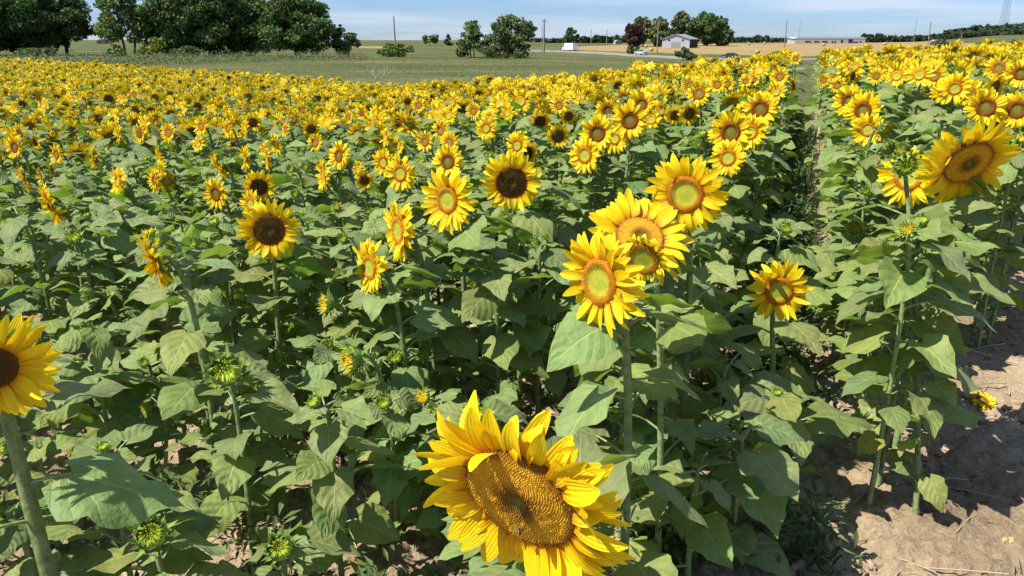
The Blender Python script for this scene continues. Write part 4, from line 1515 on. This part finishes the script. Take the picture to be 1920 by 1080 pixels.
def barn():
    y = 395
    p0, p1 = at_far(1243, 82, y), at_far(1291, 82, y)
    W = p1[0] - p0[0]; Lb = 20.0
    gx = (p0[0] + p1[0]) / 2; g0 = float(gz(gx, y)) - .2
    hw = at_far(1270, 73.5, y)[2] - g0; hp = at_far(1266, 65.5, y)[2] - g0
    t = thing('barn', 'white gabled barn with a shaded side wall below the trees', 'barn', (gx, y, g0), None, rad(-24))
    w = W / 2 / .93
    obj('wall', MB().prism([(-w, 0), (w, 0), (w, hw), (0, hp), (-w, hw)], 0, Lb).mesh('wall', [M['white_sheet']], False), t)
    rb = MB()
    for s in (-1, 1):
        o = [(0, hp + .12), (s * (w + .5), hw - .18), (s * (w + .5), hw + .12), (0, hp + .42)]
        rb.prism(o if s > 0 else o[::-1], -.5, Lb + .5)
    obj('roof', rb.mesh('roof', [M['grey_sheet']], False), t)
    d = MB().box((-2.2, -.12, 0), (2.2, -.02, hw * .72)); obj('door', d.mesh('door', [M['grey_sheet']], False), t)['label'] = 'wide grey sliding door'
    d = MB().box((w + .02, .5, 0), (w + .14, Lb - .5, hw - .4)); obj('side_shade', d.mesh('side_shade', [M['dark_open_and_shade']], False), t)['label'] = 'dark sheet painted as shade over the side wall'  # thin dark sheet over the white side, shade put in as colour
    for s in (-.5, .5):
        obj('window', MB().box((s * w - .5, -.1, hw * .8), (s * w + .5, -.02, hw * .98)).mesh('window', [M['dark_open_and_shade']], False), t)


barn()


def long_building():
    y = 560
    p0, p1 = at_far(1490, 82, y), at_far(1622, 82, y)
    W = p1[0] - p0[0]; gx = (p0[0] + p1[0]) / 2; g0 = float(gz(gx, y)) - .3
    h = at_far(1550, 73.0, y)[2] - g0
    t = thing('long_building', 'long low white building with dark openings beyond the stubble', 'building', (gx, y, g0))
    obj('wall', MB().box((-W / 2, 0, 0), (W / 2, 16, h)).mesh('wall', [M['pale_wall']], False), t)
    obj('roof', MB().prism([(-W / 2 - .6, h + .03), (W / 2 + .6, h + .03), (W / 2 + .6, h + .5), (-W / 2 - .6, h + .5)], -.15, 8).prism([(-W / 2 - .6, h + .5), (W / 2 + .6, h + .5), (W / 2 - 2, h + 1.3), (-W / 2 + 2, h + 1.3)], 0, 16).mesh('roof', [M['white_sheet']], False), t)
    for a, b in ((1509, 1520), (1526, 1535), (1541, 1551)):
        x0, x1 = (a - 1490) / 132 * W - W / 2, (b - 1490) / 132 * W - W / 2
        obj('window', MB().box((x0, -.15, h * .4), (x1, -.03, h * .62)).mesh('window', [M['dark_open_and_shade']], False), t)
    for a, b, z0, z1 in ((1559, 1562, .3, .6), (1564, 1567, .3, .6), (1576, 1580, .35, .8), (1590, 1598, .3, .95), (1599, 1608, .3, .5), (1611, 1615, .4, .6)):
        x0, x1 = (a - 1490) / 132 * W - W / 2, (b - 1490) / 132 * W - W / 2
        obj('opening', MB().box((x0, -.14, h * z0), (x1, -.03, h * z1)).mesh('opening', [M['dark_open_and_shade']], False), t)


long_building()


def house(label, px, y, wpx, hpx, roofm):
    w = wpx / F_PX * y; gx = tan_az(px) * y; g0 = float(gz(gx, y)); h = hpx / F_PX * y
    t = thing('farmhouse', label, 'house', (gx, y, g0), None, .3)
    obj('wall', MB().box((-w / 2, 0, 0), (w / 2, w * .7, h * .55)).mesh('wall', [M['pale_wall']], False), t)
    obj('roof', MB().prism([(-w * .55, h * .56), (w * .55, h * .56), (w * .25, h), (-w * .25, h)], -.4, w * .75).mesh('roof', [roofm], False), t)
    for s in (-.25, .25):
        obj('window', MB().box((s * w - w * .07, -.12, h * .2), (s * w + w * .07, -.02, h * .42)).mesh('window', [M['dark_open_and_shade']], False), t)


house('small red roofed house seen through the gap in the tree line', 193, 420, 22, 8, M['brick_red'])
house('small pale house half sunk behind the field edge before the woods', 1160, 560, 12, 7, M['grey_sheet'])
house('low pale house roof near the shrubs below the wooded hill', 1758, 520, 13, 5, M['grey_sheet'])

# ------------------------------------------------------------------ vehicles on the road
M['tyre'] = plain('tyre_rubber', (.02, .02, .02), .9, .1)
M['car_glass'] = plain('car_glass', (.03, .04, .05), .08, .6)
M['rim'] = plain('wheel_rim', (.35, .35, .36), .35, .5)
M['lamp'] = plain('lamp_glass', (.7, .7, .68), .2, .5)


def vehicle(name, label, cat, px, paint, L, W, prof, glass, wheels, wr):
    p, a = road_point(px)
    t = thing(name, label, cat, p, None, a + math.pi)
    body = MB().prism([(x * L, z) for x, z in prof], -W / 2, W / 2)
    obj('body', body.mesh('body', [paint], False), t)
    for g in glass:
        o = [(x * L, z) for x, z in g]
        for y0, y1 in ((-W / 2 - .015, -W / 2 + .02), (W / 2 - .02, W / 2 + .015)):
            obj('window', MB().prism(o, y0, y1).mesh('window', [M['car_glass']], False), t)
    for wx in wheels:
        for s in (-1, 1):
            ang = np.linspace(0, 6.2832, 18, endpoint=False)
            ring = [(wx * L + wr * math.cos(q), wr + wr * math.sin(q)) for q in ang]
            w = obj('wheel', MB().prism(ring, s * W / 2 - .12, s * W / 2 + .05).mesh('tyre', [M['tyre']]), t)
            rim = [(wx * L + wr * .6 * math.cos(q), wr + wr * .6 * math.sin(q)) for q in ang]
            obj('rim', MB().prism(rim, s * W / 2 + .05 * s - .01, s * W / 2 + .06 * s + .01).mesh('rim', [M['rim']]), w)
    for s in (-1, 1):
        obj('headlight', MB().box((L * .488, s * W * .36 - .16, .62), (L * .5 + .02, s * W * .36 + .16, .8)).mesh('headlight', [M['lamp']], False), t)


CARP = [(-.5, .35), (.5, .35), (.5, .75), (.47, .88), (.24, .98), (.1, 1.42), (-.22, 1.48), (-.42, 1.02), (-.5, .95)]
CARG = [[(.2, 1.0), (.085, 1.36), (-.05, 1.4), (-.05, 1.0)], [(-.08, 1.0), (-.08, 1.4), (-.21, 1.41), (-.38, 1.02)]]
SUVP = [(-.5, .4), (.5, .4), (.5, .9), (.45, 1.02), (.24, 1.1), (.13, 1.62), (-.4, 1.68), (-.49, 1.1), (-.5, 1.0)]
SUVG = [[(.2, 1.12), (.115, 1.55), (-.08, 1.58), (-.08, 1.12)], [(-.11, 1.12), (-.11, 1.58), (-.385, 1.6), (-.45, 1.14)]]
VANP = [(-.5, .45), (.5, .45), (.5, 1.1), (.46, 1.25), (.36, 1.9), (.3, 1.95), (.29, 2.75), (-.5, 2.75)]
VANG = [[(.44, 1.25), (.36, 1.8), (.3, 1.8), (.3, 1.25)]]
vehicle('van', 'white box van on the far bend of the road', 'van', 1066, plain('van_white', (.82, .82, .82), .35, .5), 6.2, 2.1, VANP, VANG, (-.3, .33), .38)
vehicle('car', 'silver car on the road between the round bush and the pair of bushes', 'car', 1205, plain('car_silver', (.5, .55, .6), .3, .5, 0, 0, .3), 4.6, 1.8, SUVP, SUVG, (-.3, .31), .34)
vehicle('car', 'dark car on the road just past the pair of bushes', 'car', 1371, plain('car_dark', (.035, .045, .05), .25, .5, 0, 0, .2), 4.5, 1.8, CARP, CARG, (-.3, .31), .33)

# ------------------------------------------------------------------ hay bales on the stubble
M['hay'] = plain('hay', (.4, .3, .13), .95, .05, 6, .3)
rb_ = np.random.default_rng(8)
for (px, y, lab) in ((1422, 300, 'dark round hay bale nearest the road in the stubble'), (1405, 470, 'round hay bale far out left of the dark one'),
                     (1212, 400, 'pale round hay bale in the stubble beside the round bush'), (1222, 330, 'round hay bale by the roadside scrub'),
                     (1434, 520, 'faint hay bale in front of the far woods'), (1545, 430, 'hay bale standing out in front of the long white building'),
                     (1660, 420, 'hay bale on the far edge of the stubble right of the long building')):
    gx = tan_az(px) * y
    ang = np.linspace(0, 6.2832, 28, endpoint=False)
    v = MB().prism([(.75 * (1 + .03 * rb_.normal()) * math.cos(q), .74 + .75 * (1 + .03 * rb_.normal()) * math.sin(q)) for q in ang], -.65, .65)
    o = obj('hay_bale', v.mesh('hay_bale', [M['hay']]), None, (gx, y, float(gz(gx, y))))
    o.rotation_euler = (0, 0, rb_.uniform(0, 3))
    o['label'], o['category'], o['group'] = lab, 'hay bale', 'hay bales on the stubble'

# ------------------------------------------------------------------ dead branch, weeds, grass, soil litter
M['dead'] = plain('bleached_wood', (.42, .36, .3), .9, .1, 12, .2)


def dead_branch():
    y = 62; px = 706
    gx = tan_az(px) * y; r = np.random.default_rng(4)
    mb = MB()
    g0 = float(gz(gx, y))

    def grow(p, d, L, rr, lev):
        q = p + d * L; m = (p + q) / 2 + r.normal(0, .06, 3) * L
        mb.tube([p, m, q], [rr, rr * .8, rr * .5], 5)
        if lev:
            for _ in range(r.integers(2, 4)):
                dd = d + r.normal(0, .6, 3); dd /= np.linalg.norm(dd)
                grow(p + (q - p) * r.uniform(.4, 1), dd, L * .65, rr * .55, lev - 1)
    for _ in range(5):
        d = np.array([r.uniform(-1, 1), r.uniform(-.3, .3), r.uniform(.25, 1)]); d /= np.linalg.norm(d)
        grow(np.array([r.uniform(-.3, .3), 0, .0]), d, .9, .03, 2)
    o = obj('dead_branch', mb.mesh('dead_branch', [M['dead']]), None, (gx, y, g0))
    o['label'], o['category'] = 'bleached dead branches lying at the edge of the meadow', 'dead branch'


dead_branch()
M['weed'] = tinted('weed_leaf', .6, .25, .2)
rw = np.random.default_rng(17)


def blades(mb, n, px_, L, W, tint, up=(.5, 1.4), jitter=.06):
    """n small pointed leaves rising round each of the points px_ (k,3)"""
    k = len(px_)
    P = np.repeat(px_, n, 0) + np.stack([rw.normal(0, jitter, k * n), rw.normal(0, jitter, k * n), np.abs(rw.normal(0, jitter * 1.2, k * n))], 1)
    az, el = rw.uniform(0, 6.28, k * n), rw.uniform(*up, k * n)
    d = np.stack([np.cos(az) * np.cos(el), np.sin(az) * np.cos(el), np.sin(el)], 1)
    s = np.stack([-np.sin(az), np.cos(az), np.zeros(k * n)], 1)
    l = (L * rw.uniform(.5, 1.3, k * n))[:, None]; w = W * l / L
    droop = np.array([0, 0, -1.0])
    mid = P + d * l * .5
    V = np.stack([P, mid - s * w, P + d * l + droop * l * .15, mid + s * w], 1).reshape(-1, 3)
    c = np.repeat(np.array(tint) * rw.uniform(.65, 1.35, (k * n, 1)) * np.stack([rw.uniform(.85, 1.2, k * n), np.ones(k * n), rw.uniform(.8, 1.1, k * n)], 1), 4, 0)
    mb.add(V, np.arange(4 * k * n).reshape(-1, 4), 0, None, c)


wd = MB()
pts = []
for _ in range(1150):                                   # the weedy path between the rows
    a_ = 3.7 + 19 * rw.random() ** 1.2; l_ = rw.normal(0.0, .12)
    pts.append(l_ * ROW_L + a_ * ROW_D)
for _ in range(170):                                    # clumps under the near plants
    a_ = rw.uniform(1.6, 6); l_ = rw.uniform(-3.0, .25)
    if vnoise(np.array(a_ * .9), np.array(l_ * .9), 3) > .5:
        pts.append(l_ * ROW_L + a_ * ROW_D)
for c0 in ((1.02, 2.62), (1.1, 2.5), (.55, 2.55), (.45, 2.4), (.5, 2.75)):
    for _ in range(4):
        pts.append(np.array(c0) + rw.normal(0, .07, 2))
pts = np.array(pts)
P3 = np.stack([pts[:, 0], pts[:, 1], gz(pts[:, 0], pts[:, 1])], 1)
blades(wd, 26, P3, .07, .008, (.075, .115, .035), (-.1, 1.3), .07)
tall_ = P3[rw.random(len(P3)) < .35]
for h in (.08, .16, .24):
    blades(wd, 12, tall_ + np.array([0, 0, h]), .07, .01, (.07, .115, .035), (-.1, 1.2), .035)
o = kind(obj('weeds', wd.mesh('weeds', [M['weed']], False)), 'stuff'); o['label'] = 'low dark green weeds between the rows'

gr = MB()
n = 7000
px = rw.uniform(-120, 1620, n); rr = 26 + 125 * rw.random(n) ** .9
az = np.arctan(tan_az(px)); x, y = rr * np.sin(az), rr * np.cos(az)
m = rr > field_edge(x, y) + 1.5
x, y = x[m], y[m]
blades(gr, 4, np.stack([x, y, gz(x, y)], 1), .2, .05, (.15, .16, .065), (.0, .6), .4)
n = 3600                                                # taller rank growth at the foot of the trees
px = -120 + 800 * rw.random(n) ** 1.4; rr = np.interp(px, [-120, 300, 690], [72, 105, 128]) + rw.uniform(-6, 22, n)
az = np.arctan(tan_az(px)); x, y = rr * np.sin(az), rr * np.cos(az)
m = rr > field_edge(x, y) + 2
blades(gr, 7, np.stack([x[m], y[m], gz(x[m], y[m])], 1), .26, .1, (.105, .135, .052), (0, .9), .4)
o = kind(obj('meadow_grass', gr.mesh('meadow_grass', [M['weed']], False)), 'stuff'); o['label'] = 'long dull green meadow grass behind the crop'

ICO_V = np.array([(0, .53, .85), (0, -.53, .85), (0, .53, -.85), (0, -.53, -.85), (.53, .85, 0), (-.53, .85, 0), (.53, -.85, 0), (-.53, -.85, 0), (.85, 0, .53), (-.85, 0, .53), (.85, 0, -.53), (-.85, 0, -.53)])
ICO_F = np.array([(0, 9, 1), (0, 1, 8), (0, 8, 4), (0, 4, 5), (0, 5, 9), (9, 5, 11), (9, 11, 7), (9, 7, 1), (1, 7, 6), (1, 6, 8), (8, 6, 10), (8, 10, 4), (4, 10, 2), (4, 2, 5), (5, 2, 11), (3, 2, 10), (3, 10, 6), (3, 6, 7), (3, 7, 11), (3, 11, 2)])[:, ::-1]
cl = MB()
for _ in range(11000):
    a_ = 1.6 + 5.9 * rw.random() ** 1.2; l_ = rw.uniform(-3.2, 2.4) if rw.random() < .5 else rw.uniform(.2, 2.2)
    p = l_ * ROW_L + a_ * ROW_D
    s = .006 + .03 * rw.random() ** 4
    v = ICO_V * rw.uniform(.6, 1.25, (12, 1)) * s * np.array([1, 1, .7])
    cl.add(v @ rz(rw.uniform(0, 6)).T + np.array([p[0], p[1], float(gz(*p)) + s * .2]), ICO_F, 0)
o = kind(obj('soil_clods', cl.mesh('soil_clods', [M['soil']], False)), 'stuff'); o['label'] = 'crumbled dry soil clods'

db = MB()
for _ in range(650):
    a_ = rw.uniform(1.8, 6.5); l_ = rw.uniform(-2.5, 2.0)
    p = l_ * ROW_L + a_ * ROW_D
    L = rw.uniform(.05, .28); an = rw.uniform(0, 6.28); z = float(gz(*p)) + .022
    d = np.array([math.cos(an), math.sin(an), rw.uniform(-.05, .2)]) * L
    q0 = np.array([p[0], p[1], z])
    db.tube([q0, q0 + d * .5 + np.array([0, 0, rw.uniform(0, .02)]), q0 + d], rw.uniform(.0015, .004), 5, 0, np.array([.36, .29, .2]) * rw.uniform(.5, 1.2))
for _ in range(150):
    a_ = rw.uniform(1.8, 6.5); l_ = rw.uniform(-2.5, 1.6)
    p = l_ * ROW_L + a_ * ROW_D
    V, F, uv = leaf(rw, rw.uniform(.05, .12), 5, 7, rw.uniform(-1.2, 1.6), rw.uniform(.3, 1.2), .12)
    B = frame_y((math.cos(a_ * 40), math.sin(a_ * 40), .1), rw.uniform(-.5, .5))
    db.add(V @ B.T + np.array([p[0], p[1], float(gz(*p)) + .035]), F, 0, uv, np.array([.3, .22, .11]) * rw.uniform(.5, 1.3) + np.array([0, .05, 0]) * rw.uniform(0, 1))
M['straw'] = tinted('dry_stalk', .9, .1)
o = kind(obj('stalk_litter', db.mesh('stalk_litter', [M['straw']])), 'stuff'); o['label'] = 'dry broken stalks and dead leaves littering the soil'

# fallen heads on the bare soil
rf = np.random.default_rng(9)
for (px, dep, sz, asp, phi, lab) in ((1842, 3.6, .14, .35, 80, 'fallen yellow sunflower head lying flat on the bare soil'),
                                     (1846, 4.4, .06, .5, 60, 'small fallen yellow flower scrap farther out on the bare soil'),
                                     (152, 2.15, .12, .5, -70, 'drooping wilted yellow flower low at the picture bottom')):
    py = {1842: 750, 1846: 636, 152: 1058}[px]
    p = at(px, py, dep)
    for k in range(400):                                # slide to the ground along the sight line
        q = at(px, py, 1.5 + k * .01)
        if q[2] <= gz(q[0], q[1]) + (.03 if px > 1000 else .12):
            break
    r_ = thing('fallen_sunflower', lab, 'flower head', q)
    pm, dm, cm = HEADS['ring', 'near'][rf.integers(7)]
    o = obj('flower_head', pm, r_, (0, 0, 0), frame_z((.2, -.3, .9) if px > 1000 else (-.1, -.5, -.85)), sz)
    obj('disc', dm, o); obj('calyx', cm, o)


def bee():
    """the small bee walking on the huge drooping head"""
    h = heroes[0]; nrm = h[5]; B = frame_z(nrm, 0)
    down = -C_UP - nrm * float(np.dot(-C_UP, nrm)); down /= np.linalg.norm(down)
    p = h[4] + nrm * .012 + down * .052 + C_RIGHT * -.012
    y = down; z = nrm; x = np.cross(y, z)
    t = thing('bee', 'small bee walking on the huge drooping sunflower disc', 'bee', p)
    rot = np.stack([x, y, z], 1)
    yy = np.array([-.0075, -.0068, -.0045, -.003, -.0015, .0005, .0018, .003, .0048, .0055]); rr = np.array([.0003, .0016, .003, .0033, .0031, .0016, .0027, .0026, .0014, .0018])
    yy = np.append(yy, [.0068, .0078]); rr = np.append(rr, [.0018, .0004])
    c = []
    mb = MB()
    cols = [(.05, .03, .01), (.25, .15, .03), (.04, .025, .01), (.28, .17, .03), (.04, .025, .01), (.1, .07, .03), (.2, .15, .07), (.2, .15, .07), (.05, .04, .02), (.03, .02, .015), (.03, .02, .015), (.03, .02, .015)]
    mb.tube(np.stack([np.zeros(12), yy, np.full(12, .0035)], 1), rr, 10, 0, (.1, .07, .03))
    mb.c[-1] = np.repeat(np.array(cols), 10, 0)
    for s in (-1, 1):
        for q in (-.0005, .0012, .0028):
            mb.tube([(0, q, .003), (s * .003, q - .0005, .0035), (s * .0048, q - .001, 0)], .0003, 5, 0, (.04, .03, .02))
        mb.tube([(s * .0006, .0075, .0045), (s * .0016, .0095, .005)], .0002, 4, 0, (.04, .03, .02))
    obj('body', mb.mesh('bee_body', [M['straw']]), t, (0, 0, 0), rot)
    for s in (-1, 1):
        w = [(s * .0008, .001, .006), (s * .0035, -.001, .0065), (s * .0042, -.006, .0062), (s * .0018, -.0065, .006)]
        obj('wing', MB().add(w, [(0, 1, 2, 3)]).mesh('wing', [plain('bee_wing', (.5, .48, .42), .3, .5)]), t, (0, 0, 0), rot)


bee()

# ------------------------------------------------------------------ sky and sun
SUN_EL, SUN_AZ = rad(56), rad(-112)                       # azimuth from straight ahead, negative to the left
world = bpy.data.worlds.new('World'); scene.world = world
world.use_nodes = True
nt = world.node_tree; nt.nodes.clear()
sky = N(nt, 'ShaderNodeTexSky'); sky.sky_type = 'NISHITA'; sky.sun_disc = False
sky.sun_elevation = SUN_EL; sky.sun_rotation = SUN_AZ
sky.altitude = 250; sky.air_density = 1.0; sky.dust_density = .35; sky.ozone_density = 3.0
tc = N(nt, 'ShaderNodeTexCoord')
mp = N(nt, 'ShaderNodeMapping'); mp.inputs['Scale'].default_value = (2.0, 2.0, 24); mp.inputs['Rotation'].default_value = (0, rad(1.2), .4)
nt.links.new(tc.outputs['Generated'], mp.inputs[0])
cn = noise(nt, 1.6, 5, mp.outputs[0], .55)
cm_ = ramp(nt, cn, [(.44, (0, 0, 0)), (.66, (1, 1, 1))])
air = mix_col(nt, 1.0, sky.outputs[0], (.56, .745, 1.15), 'MULTIPLY')
cloudc = mix_col(nt, math_node(nt, 'MULTIPLY', cm_, .75), air, (5.6, 6.4, 7.6))
bg = N(nt, 'ShaderNodeBackground'); bg.inputs[1].default_value = .06
nt.links.new(cloudc, bg.inputs[0])
wo = N(nt, 'ShaderNodeOutputWorld'); nt.links.new(bg.outputs[0], wo.inputs[0])

sd = bpy.data.lights.new('sun', 'SUN'); sd.energy = 4.2; sd.angle = rad(.53); sd.color = (1, .95, .86)
sun = bpy.data.objects.new('sun', sd); COL.objects.link(sun)
S = Vector((math.sin(SUN_AZ) * math.cos(SUN_EL), math.cos(SUN_AZ) * math.cos(SUN_EL), math.sin(SUN_EL)))
sun.rotation_euler = S.to_track_quat('Z', 'Y').to_euler()
sun.location = (-20, 0, 40)

scene.render.engine = 'CYCLES'
scene.cycles.max_bounces = 8
scene.cycles.transparent_max_bounces = 4
scene.view_settings.view_transform = 'Standard'
scene.view_settings.look = 'None'
scene.view_settings.exposure = 1.1
scene.view_settings.gamma = 1.0
